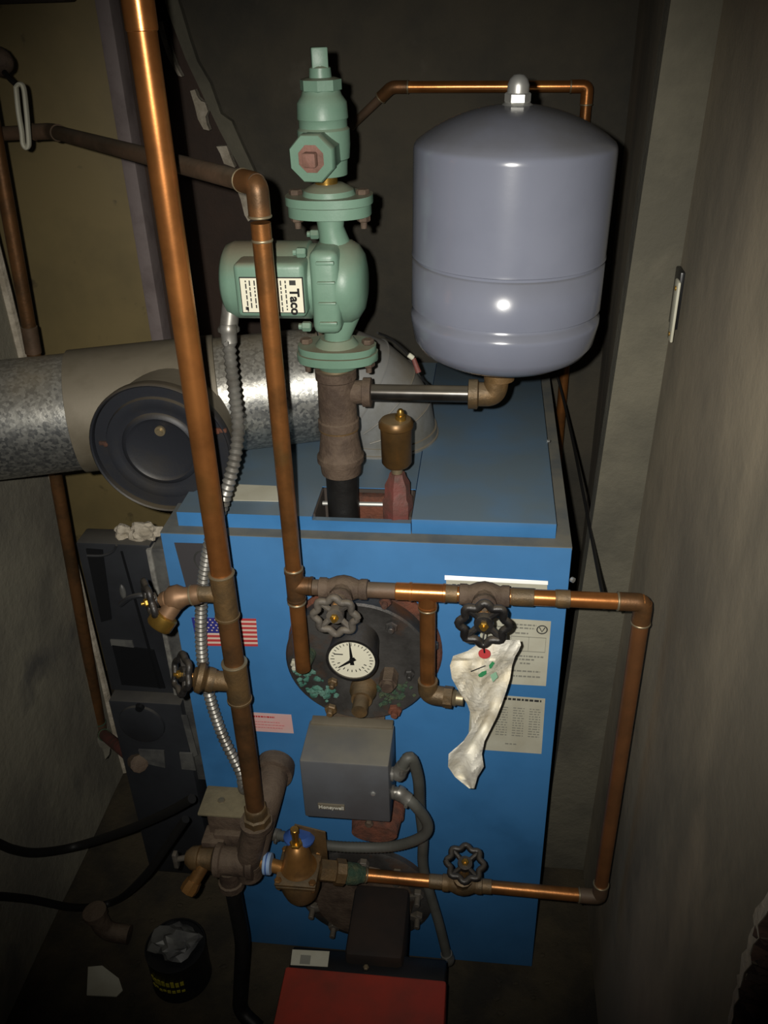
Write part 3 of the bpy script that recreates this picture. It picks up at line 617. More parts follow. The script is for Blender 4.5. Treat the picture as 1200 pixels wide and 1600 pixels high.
# ---  low manifold: tee under the riser, reducing valve, union
JY = YP + .01
tz = at(395, 1345, y=YP); J = V((at(388, 1348, y=YP).x, YP, at(400, 1348, y=YP).z))
mf = thing('iron_manifold', 'rusty iron tee and elbow under the thick copper riser, joined to the boiler', 'pipe fitting', J)
bm = B(); sl = V((at(345, 1345, y=YP).x, YP, J.z)); sr = V((at(399, 1354, y=YP).x, YP, J.z)); r4 = .024
lathe(bm, sl + V((-.01, 0, 0)), (1, 0, 0), [(0, .024), (.003, .028), (.012, .028), (.014, r4), ((sr - sl).length - .004, r4), ((sr - sl).length, .028), ((sr - sl).length + .01, .028), ((sr - sl).length + .012, .02)], 24)
JT = V((b0.x - .002, YP, b0.z - .034)); cyl(bm, J, JT + V((0, 0, .010)), .0205); lathe(bm, JT, (0, 0, 1), [(0, .0225), (.002, .0265), (.012, .0265), (.014, .020)], 24)
obj('tee', bm, iron, mf)
q0 = at(432, 1192, y=0); bm = B()
ye = V((J.x + .02, YP + .015, b0.z - .06))
tube(bm, fillet([V((q0.x, .004, q0.z)), V((q0.x, -.075, q0.z)), V((J.x + .012, YP + .03, J.z + .04)), V((J.x + .004, YP + .01, J.z + .01))], .03, 8), .0265, 20)
lathe(bm, V((q0.x, -.002, q0.z)), (0, -1, 0), [(0, .033), (.012, .034), (.026, .033), (.028, .027)], 24); obj('return_elbow', bm, rust if False else iron, mf)
bm = B(); cyl(bm, J + V((0, 0, -.0)), J + V((.0, .0, -.03)), .022); q = at(360, 1480, y=YP); obj('lower_stub', bm, iron, mf)
# left end fittings
l1 = sl + V((-.012, 0, 0)); l2 = at(292, 1342, y=YP); l2.z = J.z
bm = B(); lathe(bm, l1, (-1, 0, 0), [(0, .020), (.003, .019), ((l1 - l2).length * .5, .018), ((l1 - l2).length * .52, .022), ((l1 - l2).length * .8, .020), ((l1 - l2).length, .012)], 10); lv = thing('relief_valve', 'small bronze drain cock at the left end of the iron tee', 'valve', l1); obj('body', bm, bronze, lv)
q = at(318, 1352, y=YP - .01); q2 = at(300, 1382, y=YP - .03)
bm = B(); cyl(bm, q, q2, .011, seg=14); lathe(bm, q2, q2 - q, [(-.008, .013), (.004, .015), (.014, .014), (.014, .008)], 8); obj('outlet', bm, brassd, lv)
bm = B(); q3 = at(275, 1343, y=YP); box(bm, q3, (.008, .012, .034), bev=.002); cyl(bm, l2, q3, .005, seg=10); obj('lever', bm, greyw, lv)
bm = B(); bm2 = [at(345, 1362, y=YP + .02), at(340, 1420, y=YP + .02), at(352, 1500, y=YP + .01), at(372, 1578, y=YP)]
dp = thing('drain_pipe', 'dark iron pipe dropping from the tee to the floor', 'pipe', at(372, 1580, z=0.0))
e_ = at(372, 1580, z=.0); pts_ = fillet([V((sl.x + .012, YP + .0, J.z - .02)), V((sl.x + .014, YP, .2)), V((e_.x + .01, YP - .03, .03)), V((e_.x + .05, YP - .05, .012))], .03, 8); tube(bm, pts_, .014, 14); obj('pipe', bm, ironb, dp)
bm = B(); lathe(bm, V((sl.x + .012, YP, J.z - .02)), (0, 0, -1), [(0, .019), (.03, .019), (.032, .022), (.045, .022), (.046, .015)], 14); obj('coupling', bm, iron, dp)
# tape and reducing valve
PV = at(467, 1356, y=YS - .02); PV.z = (sr.z + B1.z) / 2
tp = thing('thread_tape', 'ring of pale blue and white tape on the nipple between tee and reducing valve', 'tape', at(419, 1355, y=YP)); q = V((at(419, 1355, y=YP).x, YP, J.z))
bm = B(); lathe(bm, q + V((-.006, 0, 0)), (1, 0, 0), [(0, .0172), (.001, .0182), (.0115, .0182), (.0125, .0172)], 24); obj('band', bm, bluetape, tp)
bm = B(); lathe(bm, q + V((-.0015, 0, 0)), (1, 0, 0), [(0, .0179), (.0004, .0186), (.0022, .0186), (.0026, .0179)], 24); obj('blue_stripe', bm, bluest, tp)
pv = thing('pressure_reducing_valve', 'bell-shaped bronze reducing valve with brass stem on the low pipe, left of the burner plate', 'valve', PV)
bm = B(); cyl(bm, V((q.x - .02, YP + .004, J.z)), PV + V((-.02, 0, 0)), .0115); obj('inlet_nipple', bm, brassd, pv)
bm = B(); lathe(bm, PV + V((0, 0, .012)), (0, 0, 1), [(0, .031), (.003, .029), (.006, .0265), (.034, .0215), (.045, .018), (.053, .011), (.056, .006)], 28); obj('bell', bm, brassd, pv)
bm = B(); box(bm, PV + V((0, 0, .006)), (.070, .074, .006), bev=.002); box(bm, PV + V((0, 0, -.002)), (.068, .072, .006), bev=.002); obj('square_flange', bm, bronze, pv)
for sx in (-1, 1):
    for sy in (-1, 1):
        bm = B(); c_ = PV + V((sx * .029, sy * .031, -.008)); cyl(bm, c_, c_ + V((0, 0, .022)), .004, seg=10); hexn(bm, c_ + V((0, 0, .018)), c_ + V((0, 0, .023)), .0065); obj('flange_screw', bm, brassd, pv)
bm = B(); lathe(bm, PV + V((0, 0, -.006)), (0, 0, -1), [(0, .030), (.01, .034), (.03, .034), (.05, .028), (.055, .02), (.056, 0)], 24); obj('lower_bowl', bm, bronze, pv)
bm = B(); cyl(bm, PV + V((0, 0, .066)), PV + V((0, 0, .098)), .006, seg=14, ch=.001); cyl(bm, PV + V((0, 0, .094)), PV + V((0, 0, .104)), .0075, seg=10, ch=.001); hexn(bm, PV + V((0, 0, .064)), PV + V((0, 0, .072)), .011); obj('adjusting_stem', bm, brass, pv)
bm = B(); lathe(bm, PV + V((.0, .020, .055)), (.1, .25, 1), [(0, .026), (.004, .0265), (.012, .018), (.013, 0)], 20); obj('blue_tag', bm, bluest, pv, label='blue plastic tag behind the stem')
bm = B(); box(bm, PV + V((.018, .03, .035)), (.055, .003, .075), X=(1, -.2, 0), bev=.001); obj('back_fin', bm, bronze, pv)
un = thing('pipe_union', 'olive bronze hex union and check valve between reducing valve and low copper pipe', 'pipe fitting', B1)
uo = PV + V((.032, .004, 0)); ud = (B1 - uo); UL = ud.length; bm = B()
lathe(bm, uo, ud, [(0, .014), (.003, .019), (UL * .35, .019), (UL * .36, .015)], 6); lathe(bm, uo + ud * .34, ud, [(0, .014), (.002, .022), (UL * .22, .022), (UL * .25, .016)], 8); obj('union_nut', bm, bronze, un)
bm = B(); lathe(bm, uo + ud * .58, ud, [(0, .015), (.004, .019), (UL * .25, .018), (UL * .34, .014), (UL * .40, .0135), (UL * .42, .0115)], 12); obj('adapter', bm, verd2, un)
bm = B(); ring(bm, B1 + ud.normalized() * .002, ud, RS * 1.1); obj('solder_ring', bm, solder, un)

# junction box beside the riser and clutter under it
jt = at(345, 1228, y=-.03); jb0 = [at(322, 1228, z=jt.z), at(398, 1230, z=jt.z), at(388, 1274, z=jt.z), at(308, 1274, z=jt.z)]
jx0, jx1, jy0, jy1 = at(312, 1260, z=jt.z).x, at(392, 1250, z=jt.z).x, at(345, 1274, z=jt.z).y, at(345, 1228, z=jt.z).y
t = thing('junction_box', 'dust-covered tan metal box behind the foot of the thick copper riser', 'junction box', ((jx0 + jx1) / 2, (jy0 + jy1) / 2, jt.z - .09))
bm = B(); bx(bm, jx0, jx1, jy0, jy1, jt.z - .006, jt.z, bev=.002); obj('lid', bm, mat('thick tan dust', (128, 118, 92), (110, 102, 80), sc=20, rough=.95, bump=.2), t)
bm = B(); bx(bm, jx0 + .01, jx1 - .004, jy0 + .012, jy1, jt.z - .075, jt.z - .006, bev=.003); obj('body', bm, iron, t)
bm = B(); bx(bm, jx0 + .02, jx1 + .004, jy0 + .0, jy0 + .03, jt.z - .10, jt.z - .05, bev=.004); bx(bm, jx0 + .0, jx0 + .04, jy0 - .01, jy0 + .03, jt.z - .085, jt.z - .06, bev=.004); obj('bracket', bm, iron, t)
bm = B(); lathe(bm, ((jx0 * .6 + jx1 * .4), (jy0 + jy1) / 2, jt.z - .001), (0, 0, 1), [(0, .007), (.002, .006), (.003, 0)], 12); obj('lid_screw', bm, solder, t)

# motor conduit
cpts = [at(357, 512, y=.03), at(360, 560, y=.02), at(367, 620, y=.0), at(372, 670, y=-.02), at(366, 720, y=-.035), at(350, 780, y=-.045), at(330, 840, y=-.035), at(319, 900, y=-.03), at(314, 960, y=-.028), at(316, 1030, y=-.03), at(328, 1090, y=-.035), at(348, 1150, y=-.04), at(375, 1205, y=-.05), at(383, 1232, y=-.05)]
conduit('motor_conduit', 'long ribbed metal conduit hanging from the green pump motor to the tan box', cpts, .0085, conduitm, pitch=.0085, amp=.0013, n=10)

# ================================================================== RISER, TEE AND TANK PIPE
YR = .06
def Q(px, py): return at(px, py, y=YR)
xr0 = Q(528, 640).x
def rz(py, px=525): return Q(px, py).z
rs = thing('iron_riser', 'rusty iron riser of nipple, reducer and tee carrying the green pump over the boiler lid', 'pipe', (xr0, YR, .965))
def rp(z): return V((xr0, YR, z))
bm = B(); cyl(bm, rp(.962), rp(rz(725)), .0235, seg=28); obj('black_nipple', bm, ironb, rs, label='black steel nipple')
zA, zB, zC, zD = rz(738), rz(714), rz(668), rz(655)
bm = B(); lathe(bm, rp(zA), (0, 0, 1), [(0, .024), (.002, .029), (zB - zA - .006, .0305), (zB - zA - .004, .034), (zB - zA + .004, .034), (zB - zA + .007, .031), ((zC - zA) * .8, .0275), (zC - zA - .004, .0265), (zC - zA, .024)], 28); obj('reducer', bm, iron, rs)
zE, zF = rz(578), rz(610)
bm = B(); lathe(bm, rp(zC + .001), (0, 0, 1), [(0, .024), (.001, .029), (.012, .029), (.014, .027), (zE - zC - .014, .0262), (zE - zC - .012, .0285), (zE - zC, .0285), (zE - zC, .02)], 28)
zp = rz(612); 
cyl(bm, rp(zp), rp(zp) + V((.044, 0, 0)), .0165, seg=20); lathe(bm, rp(zp) + V((.036, 0, 0)), (1, 0, 0), [(0, .0165), (.001, .0205), (.012, .0205), (.013, .012)], 20); obj('tee', bm, iron, rs)
bm = B(); ring(bm, rp(zC), (0, 0, 1), .0265); obj('joint_ring', bm, bronze, rs); bm = B(); lathe(bm, rp(zE), (0, 0, 1), [(0, .021), (rz(568) - zE, .021)], 24); obj('thread_tape', bm, solder, rs)
# side pipe
TC = Q(768, 612); tp_ = V((TC.x, YR, zp))
sd_ = thing('steel_side_pipe', 'dull steel pipe and bronze elbow carrying the grey tank beside the green pump', 'pipe', rp(zp) + V((.05, 0, 0)))
run(sd_, rp(zp) + V((.046, 0, 0)), tp_ - V((.016, 0, 0)), .0115, steelp, 'pipe')
bm = B(); tube(bm, fillet([tp_ + V((-.022, 0, 0)), tp_ + V((.004, 0, 0)), tp_ + V((.010, 0, .052))], .022, 10), .0165, 20); lathe(bm, tp_ + V((-.032, 0, 0)), (1, 0, 0), [(0, .013), (.001, .0205), (.013, .0205), (.015, .0165)], 20); lathe(bm, tp_ + V((.0095, 0, .022)), (0, 0, 1), [(0, .0165), (.001, .0205), (.012, .0205), (.013, .012)], 20); obj('elbow', bm, bronze, sd_)
# ================================================================== TANK
tb = V((Q(782, 590).x, YR, zp + .050)); tt = Q(808, 168)
ta = (V((tt.x, YR, tt.z)) - tb).normalized()
RT = .1195
def th(py, px=648): return Q(px, py).z - tb.z
s1, s2, s3, s4 = th(548), th(474), th(397), th(222); HT = tt.z - tb.z + .004
tk = thing('expansion_tank', 'grey enamelled expansion tank with domed top and two seams, over the boiler lid', 'tank', tb)
prof = [(0, .015), (.001, .03), (.004, .06), (.011, .09), (.021, .107), (.034, .1160), (s2 - .016, RT + .001), (s2 - .009, RT + .0008), (s2 - .004, RT - .005), (s2 + .001, RT - .006), (s2 + .003, RT + .0005), (s2 + .006, RT + .0004), (s3 - .005, RT), (s3 - .003, RT - .0035), (s3, RT - .0035), (s3 + .002, RT + .0008), (s3 + .006, RT), (s4 - .010, RT), (s4 - .004, RT - .0008), (s4, RT - .003)]
for k in range(1, 13):
    r__ = (RT - .003) * (1 - k / 12); u_ = r__ / (RT - .003); prof.append((s4 + (HT - s4) * (1 - u_ ** 2) ** .92, r__))
bm = B(); lathe(bm, tb, ta, prof, 96); obj('shell', bm, tankm, tk, smooth=60)
top = tb + ta * HT
bm = B(); lathe(bm, top - ta * .006, ta, [(0, .019), (.005, .018), (.008, .014)], 24); hexn(bm, top + ta * .001, top + ta * .012, .015); lathe(bm, top + ta * .012, ta, [(0, .0125), (.008, .0125), (.014, .010), (.018, .006), (.019, 0)], 20); obj('air_valve_cap', bm, chrome, tk, label='shiny plated valve cap')
bm = B(); lathe(bm, tb + V((0, 0, -.006)), (0, 0, 1), [(0, .013), (.01, .014), (.012, .03)], 20); obj('bottom_nipple', bm, bronze, tk)

# ================================================================== PUMP
zf0, zf1 = rz(560), rz(300, 513)      # lower and upper flange faces
xp = Q(520, 500).x; zl = rz(548, 522); zu = rz(318, 515); zm = rz(437, 520)
pm = thing('circulator_pump', 'green cast circulator pump with white data label on the motor, over the riser', 'pump', (xr0, YR, zl))
def oval(c, rx, ry, h, bolts=True, tab=.018):
    """two-bolt oval flange, ears along X"""
    bm = B(); n = 48; pts = []
    for k in range(n):
        a = 2 * PI * k / n; x = math.cos(a); y = math.sin(a); r = 1.
        X_ = rx * (abs(x) ** .9) * (1 if x > 0 else -1); Y_ = ry * (abs(y) ** .85) * (1 if y > 0 else -1); pts.append(V((c[0] + X_, c[1] + Y_, c[2])))
    prism(bm, pts, (0, 0, h)); bmesh.ops.bevel(bm, geom=[e for e in bm.edges if abs(e.verts[0].co.z - e.verts[1].co.z) < 1e-6], offset=.0016, segments=1, affect='EDGES'); return bm
c_ = (xr0 + .004, YR)
obj('lower_flange', oval((c_[0], c_[1], zl - .011), .055, .039, .011), green, pm)
bm = oval((c_[0], c_[1], zl + .0008), .053, .037, .009); lathe(bm, (c_[0], c_[1], zl + .009), (0, 0, 1), [(0, .03), (.01, .022)], 24); obj('lower_body_flange', bm, green, pm)
bm = B(); lathe(bm, (c_[0], c_[1], zl - .011), (0, 0, -1), [(0, .034), (.006, .03), (.010, .028), (.010, 0)], 28); obj('lower_hub', bm, green, pm)
xu = Q(515, 320).x
obj('upper_body_flange', oval((xu, YR, zu - .013), .052, .040, .013), green, pm)
bm = oval((xu, YR, zu + .001), .0545, .042, .010); lathe(bm, (xu, YR, zu + .011), (0, 0, 1), [(0, .033), (.006, .031), (.010, .024), (.013, .018), (.013, 0)], 28); obj('upper_flange', bm, green, pm)
for zz, xx, up_ in ((zl, c_[0], 1), (zu, xu, 1)):
    for s in (-1, 1):
        bm = B(); q = V((xx + s * .042, YR, zz)); cyl(bm, q + V((0, 0, -.030)), q + V((0, 0, .016)), .0042, seg=10); hexn(bm, q + V((0, 0, .010)), q + V((0, 0, .017)), .0085); hexn(bm, q + V((0, 0, -.022)), q + V((0, 0, -.012)), .0085); obj('flange_bolt', bm, iron, pm)
# volute: flattened round body whose axis runs along X
vx = at(533, 437, y=YR).x; bm = B()
lathe(bm, (vx - .012, YR, zm - .002), (1, 0, 0), [(0, .040), (.004, .050), (.014, .053), (.026, .052), (.036, .046), (.043, .035), (.046, .02), (.0465, 0)], 40)
tube(bm, [V((c_[0], YR, zl + .006)), V((c_[0] + .002, YR, zl + .025)), V((vx + .006, YR, zm - .03))], [.018, .0185, .024], 20)
tube(bm, [V((xu, YR, zu - .008)), V((xu, YR, zu - .03)), V((vx - .002, YR, zm + .03))], [.019, .0165, .022], 20); obj('volute', bm, green, pm)
bm = B(); xa = at(485, 430, y=.02).x; xb2 = at(530, 430, y=.02).x
box(bm, ((xa + xb2) / 2 + .001, YR - .001, zm - .003), (xb2 - xa, .108, .106), bev=.010, seg=3); obj('motor_flange', bm, green, pm)
yq = YR - .057; bm = B()
for dz in (.036, .012, -.014, -.040): box(bm, ((xa + xb2) / 2 + .004, yq + .001, zm + dz), (xb2 - xa - .014, .006, .0045 if dz in (.036, -.040) else .003), bev=.001)
obj('casting_ribs', bm, green, pm)
for sy, sz in ((-1, -1), (-1, 1), (1, 1)):
    bm = B(); q = V((xa - .002, YR + sy * .047, zm + sz * .047)); hexn(bm, q, q + V((-.012, 0, 0)), .0065); cyl(bm, q + V((-.012, 0, 0)), q + V((-.016, 0, 0)), .004, seg=8); obj('body_screw', bm, green, pm)
xm0 = at(352, 430, y=YR).x
bm = B(); lathe(bm, (xa + .004, YR + .002, zm - .001), (-1, 0, 0), [(0, .046), (.010, .046), (.012, .0495), (xa - xm0 - .012, .0495), (xa - xm0 - .002, .046), (xa - xm0 + .003, .038), (xa - xm0 + .005, 0)], 44); obj('motor', bm, green, pm)
tb0, tb1 = at(366, 440, y=.0).x, at(476, 440, y=.0).x; yb = YR - .064
ztt, ztb = at(420, 412, y=yb).z, at(420, 497, y=yb).z
bm = B(); box(bm, ((tb0 + tb1) / 2, YR - .034, (ztt + ztb) / 2), (tb1 - tb0, .060, ztt - ztb), bev=.007, seg=3); jb = obj('terminal_box', bm, green, pm)
yb -= .0006
lc = [at(373, 431, y=yb), at(474, 435, y=yb), at(476, 491, y=yb), at(379, 487, y=yb)]; zla, zlb = (lc[0].z + lc[1].z) / 2, (lc[2].z + lc[3].z) / 2; xla, xlb = (lc[0].x + lc[3].x) / 2, (lc[1].x + lc[2].x) / 2
bm = B(); bx(bm, xla, xlb, yb - .0006, yb + .001, zlb, zla); obj('label_border', bm, blackm, jb)
bm = B(); bx(bm, xla + .0012, xlb - .0012, yb - .0012, yb, zlb + .0012, zla - .0012); dl2 = obj('data_label', bm, facem, jb)
zz = (zla + zlb) / 2
text('Taco', .0165, basis(V((xlb - .012, yb - .0015, zz - .008)), (0, 0, -1), (1, 0, 0)), blackm, dl2, bold=.0006)
bm = B(); box(bm, (xlb - .013, yb - .0014, zz + .016), (.008, .0005, .006)); rnd = random.Random(3)
for col, n_ in ((xlb - .022, 1), (xlb - .028, 1), (xlb - .034, 1), (xlb - .040, 1), (xla + .008, 1), (xla + .013, 1), (xla + .019, 1), (xla + .024, 1)):
    zc = zla - .004
    while zc > zlb + .005:
        L_ = rnd.uniform(.002, .007); box(bm, (col, yb - .0014, zc - L_ / 2), (.0016, .0005, L_)); zc -= L_ + .0018
box(bm, (xla + .007, yb - .0014, zlb + .006), (.004, .0005, .004)); obj('data_print', bm, inkd, dl2, kind='stuff')
bm = B(); q = at(357, 490, y=.045); cyl(bm, at(362, 470, y=.045), at(357, 515, y=.035), .012, seg=16, ch=.003); lathe(bm, at(357, 510, y=.035), (0, -.1, -1), [(0, .013), (.002, .0145), (.006, .0145), (.008, .012)], 16); obj('conduit_connector', bm, conduitm, pm, label='grey conduit connector')

# flow check valve above the pump
xv = Q(508, 250).x; zv0 = rz(274, 510); zv1 = rz(140, 505); zpt = rz(225, 505)
fc_ = thing('flow_check_valve', 'tall green check valve with hexagonal side port standing on the pump flange', 'valve', (xu, YR, zu + .02))
vp = lambda z: V((xv, YR, z)); H = zv1 - zv0
bm = B(); lathe(bm, vp(zu + .022), (0, 0, 1), [(0, .014), (zv0 - zu - .02, .014)], 20); obj('brass_nipple', bm, brass, fc_)
bm = B(); lathe(bm, vp(zv0), (0, 0, 1), [(0, .021), (.001, .0265), (.018, .0275), (.020, .0300), (.035, .0315), (H * .55, .0315), (H * .58, .0290), (H * .66, .0290), (H * .68, .0305), (H * .86, .0295), (H * .94, .024), (H, .022)], 28); obj('body', bm, green, fc_)
bm = B(); lathe(bm, vp(zv1 - .002), (0, 0, 1), [(0, .022), (.002, .0245), (.013, .0245), (.015, .018)], 8); obj('bonnet_nut', bm, green, fc_)
zs1 = rz(118, 507); zs2 = rz(76, 506)
bm = B(); lathe(bm, vp(zv1 + .011), (0, 0, 1), [(0, .0135), (.012, .0125), (.014, .009), (zs1 - zv1 + .0, .009)], 14); obj('neck', bm, green, fc_)
bm = B(); box(bm, vp((zs1 + zs2) / 2), (.019, .017, zs2 - zs1 + .004), X=V((1, .25, 0)).normalized(), Y=V((-.25, 1, 0)).normalized(), bev=.0015); obj('square_stem', bm, green, fc_)
pc0 = vp(zpt - .006); pd = V((-.13, -1, -.05)).normalized()
bm = B(); lathe(bm, pc0, pd, [(0, .027), (.038, .0265), (.040, .0275), (.042, .0285), (.052, .0285), (.054, .027), (.054, .0165), (.048, .0165), (.048, 0)], 8, phase=.39); obj('side_port', bm, green, fc_)
bm = B(); lathe(bm, pc0 + pd * .048, pd, [(0, .0172), (.005, .0170), (.006, .010)], 20); x_, y_, d_ = frame(pd); box(bm, pc0 + pd * .058, (.016, .016, .012), X=x_, Y=y_, Z=d_, bev=.002); obj('port_plug', bm, rust if False else mat('brown plug', (128, 92, 80), (104, 76, 64), sc=40, rough=.7, bump=.3), fc_)

# air vent
va = at(618, 812, z=lt - .03); VY = .05; vxx = at(620, 720, y=VY).x
def vz(py): return at(619, py, y=VY).z
av = thing('air_vent', 'small brown bronze float air vent with a cap, right of the iron riser', 'air vent', (vxx, VY, .965))
vv = lambda z: V((vxx, VY, z))
bm = B(); lathe(bm, vv(vz(727)), (0, 0, 1), [(0, .008), (.001, .018), (.006, .0215), (vz(668) - vz(727), .0222), (vz(666) - vz(727), .0245), (vz(660) - vz(727), .0245), (vz(655) - vz(727), .021), (vz(652) - vz(727), .008)], 32); obj('float_chamber', bm, mat('brown bronze', (112, 82, 44), (84, 64, 38), sc=14, rough=.4, metal=.55, dust=((130, 118, 92), .7)), av)
bm = B(); q = vv(vz(655)) + V((.007, -.004, 0)); cyl(bm, q, q + V((0, 0, .008)), .0075, seg=14); lathe(bm, q + V((0, 0, .008)), (0, 0, 1), [(0, .005), (.006, .005), (.009, .003), (.0095, 0)], 12); obj('vent_cap', bm, brass, av)
bm = B(); cyl(bm, vv(vz(740)), vv(vz(724)), .008, seg=12); obj('vent_nipple', bm, solder, av)
bm = B(); lathe(bm, vv(.962), (0, 0, 1), [(0, .018), (.03, .0195), (.034, .0225), (vz(778) - .962, .0225), (vz(774) - .962, .019), (vz(755) - .962, .0185), (vz(745) - .962, .013), (vz(738) - .962, .011)], 6, phase=.3); obj('painted_bushing', bm, redp, av, label='red-brown painted iron bushing')

# ================================================================== FLUE
DL = at(0, 657, y=.14); DR = at(450, 606, y=.265); dd = (DR - DL).normalized(); D00 = DL - dd * .145; RD = .094
fc2 = at(590, 700, z=lt); ex = at(593, 690, z=lt)
fp = thing('flue_pipe', 'wide spangled galvanized flue pipe running left from the boiler lid', 'flue pipe', (ex.x, DR.y + .03, lt))
DE = V((ex.x - .085, 0, zD)); DE = DL + dd * ((ex.x - .095 - DL.x) / dd.x); zD = DE.z
bm = B(); lathe(bm, D00, dd, [(0, RD), ((DE - D00).length, RD * .985)], 64); obj('straight_duct', bm, galv, fp)
bm = B(); n = 5; cen = DE + dd * .0 + V((0, 0, 0)); RE = zD - lt - .0
RE = max(.088, RE); pts = []; 
for k in range(n + 1):
    a = PI / 2 * k / n; pts.append(DE + dd * (math.sin(a) * .098) + V((0, 0, -(1 - math.cos(a)) * (zD - lt - .004))))
pts.append(pts[-1] + V((0, 0, -.002)))
# gored elbow: rings tilt from the duct axis to straight down
rings = []; segs = 48; bm = B(); side = dd.cross(V((0, 0, 1))).normalized()
for k in range(n + 1):
    a = PI / 2 * k / n; rot = dd * math.cos(a) + V((0, 0, -1)) * math.sin(a); upv = V((0, 0, 1)) * math.cos(a) + dd * math.sin(a); pc_ = pts[k]
    rings.append([bm.verts.new(pc_ + side * math.cos(2 * PI * j / segs) * RD + upv * math.sin(2 * PI * j / segs) * RD * (1 if math.sin(2 * PI * j / segs) > 0 else .92 - .0 * k)) for j in range(segs)])
for a_, b_ in zip(rings, rings[1:]):
    for j in range(segs): bm.faces.new((a_[j], a_[(j + 1) % segs], b_[(j + 1) % segs], b_[j]))
elbm = mat('grey elbow sheet', (146, 148, 148), (118, 118, 112), sc=9, rough=.5, metal=.35, dust=((124, 114, 96), .95), dlo=.1)
obj('gored_elbow', bm, elbm, fp, smooth=12)
eb_ = pts[n]
bm = B(); lathe(bm, V((eb_.x, eb_.y, lt - .0)), (0, 0, 1), [(0, .099), (.004, .099), (.005, .0965), (.016, RD * 1.02), (.018, RD * .9)], 56); obj('flue_collar', bm, elbm, fp)
bm = B()
for k in range(1, n):
    a = PI / 2 * k / n; upv = V((0, 0, 1)) * math.cos(a) + dd * math.sin(a)
    tube(bm, [pts[k] + side * math.cos(2 * PI * j / 40) * RD * 1.005 + upv * math.sin(2 * PI * j / 40) * RD * 1.005 for j in range(-2, 22)], .0016, 6)
obj('gore_seams', bm, elbm, fp, kind='stuff')
bm = B()
for px, py in ((662, 682), (433, 548), (208, 545)): q = at(px, py, y=.20 if px > 600 else .22); ball(bm, q, .003, sub=1)
bm.free()
# barometric damper tee
dc = at(250, 705, y=.075)
dx = DL + dd * ((dc.x + .005 - DL.x) / dd.x); nn = (V((dc.x, dc.y, dc.z)) - dx); nn = V((dc.x - dx.x, dc.y - dx.y, dc.z - dx.z))
dn = nn.normalized(); dn = V((.03, -1, -.03)).normalized()
dt = thing('draft_damper', 'round black draft regulator disc on a dull grey collar of the flue pipe', 'draft damper', dc)
bm = B(); k0, k1 = DL + dd * ((at(143, 640, y=.22).x - DL.x) / dd.x), DL + dd * ((at(345, 600, y=.24).x - DL.x) / dd.x)
lathe(bm, k0, dd, [(0, RD + .001), (.001, RD + .004), ((k1 - k0).length - .001, RD + .004), ((k1 - k0).length, RD + .001)], 56)
lathe(bm, dc - dn * .165, dn, [(0, .094), (.155, .099)], 56); obj('tee_collar', bm, greysheet, dt)
bm = B(); lathe(bm, dc - dn * .022, dn, [(0, .101), (.004, .107), (.016, .1085), (.020, .108), (.022, .106), (.020, .104), (.008, .103)], 64); obj('rim', bm, damperb, dt)
bm = B(); lathe(bm, dc - dn * .014, dn, [(0, .103), (.005, .102), (.004, .085), (.009, .083), (.010, .074), (.007, .068), (.007, .060), (.010, .058), (.012, .052), (.008, .046), (.008, 0)], 64); obj('gate_disc', bm, damperb, dt)
q = at(248, 676, y=dc.y - .004); bm = B(); lathe(bm, q + V((0, .008, 0)), dn, [(0, .008), (.004, .008), (.004, .0045), (.008, .0045), (.008, 0)], 16); obj('adjusting_screw', bm, solder, dt)
for px, py in ((165, 695), (340, 675)):
    q = at(px, py, y=dc.y - .0); bm = B(); box(bm, q + V((0, .006, 0)), (.024, .006, .006), bev=.001); ball(bm, q, .004, sub=1); obj('pivot', bm, rust, dt)
bm = B(); q = at(234, 598, y=dc.y + .03); tube(bm, [q, at(238, 616, y=dc.y + .012)], .002, 6); ball(bm, q, .0035, sub=1); obj('rim_screw', bm, solder, dt)
# wire over the flue elbow with a red connector
bm = B(); wt = spline([at(590, 520, y=.12), at(612, 530, y=.16), at(638, 555, y=.18), at(656, 588, y=.17), at(668, 600, y=.2), at(682, 625, y=.24)], 8)
wi = thing('wire', 'thin black wire draped over the flue elbow behind the pump flange', 'wire', wt[-1]); tube(bm, wt, .0018, 8); obj('strand', bm, rubber, wi)
bm = B(); q = at(646, 560, y=.17); q2 = at(654, 582, y=.165); cyl(bm, q, q2, .0035, .0045, seg=10); obj('red_connector', bm, redp, wi); bm = B(); cyl(bm, at(638, 554, y=.17), q, .004, seg=10, ch=.001); obj('white_ferrule', bm, papersh, wi)

# ================================================================== PIPES ON THE WALLS
YK = .80
bpz = at(915, 135, y=YK)
t = thing('rear_copper_pipe', 'bright copper pipe behind the grey tank, crossing the back wall and turning down', 'pipe', V((bpz.x, YK, .4)))
a = at(612, 135, y=YK); b = V((at(918, 135, y=YK).x, YK, bpz.z)); a.z = at(612, 136, y=YK).z; k = V((b.x, YK, .3)); g0 = at(548, 198, y=.84)
run(t, a, b, .0105, copper_hi, 'cross_pipe'); elbow(t, b, a, k, .0105, copper_hi); run(t, b, k, .0105, copper, 'drop_pipe'); elbow(t, a, b, g0, .0105, copper_dark); run(t, a, g0, .0085, copper_dull, 'diagonal_pipe')
t0_, t1_ = at(2, 270, y=.40), at(158, 1140, y=.40); xx = (t0_.x + t1_.x) / 2
lc_ = lambda z: V((t0_.x + (t1_.x - t0_.x) * (z - t0_.z) / (t1_.z - t0_.z), .385, z)) + V((0, 0, 0))
t0_, t1_ = at(2, 270, y=.385), at(158, 1140, y=.385)
t = thing('left_copper_pipe', 'upright dull copper pipe beside the left wall, passing behind the flue pipe', 'pipe', lc_(t1_.z))
run(t, lc_(t1_.z), lc_(1.7), .0125, copper_dark, 'upright_pipe')
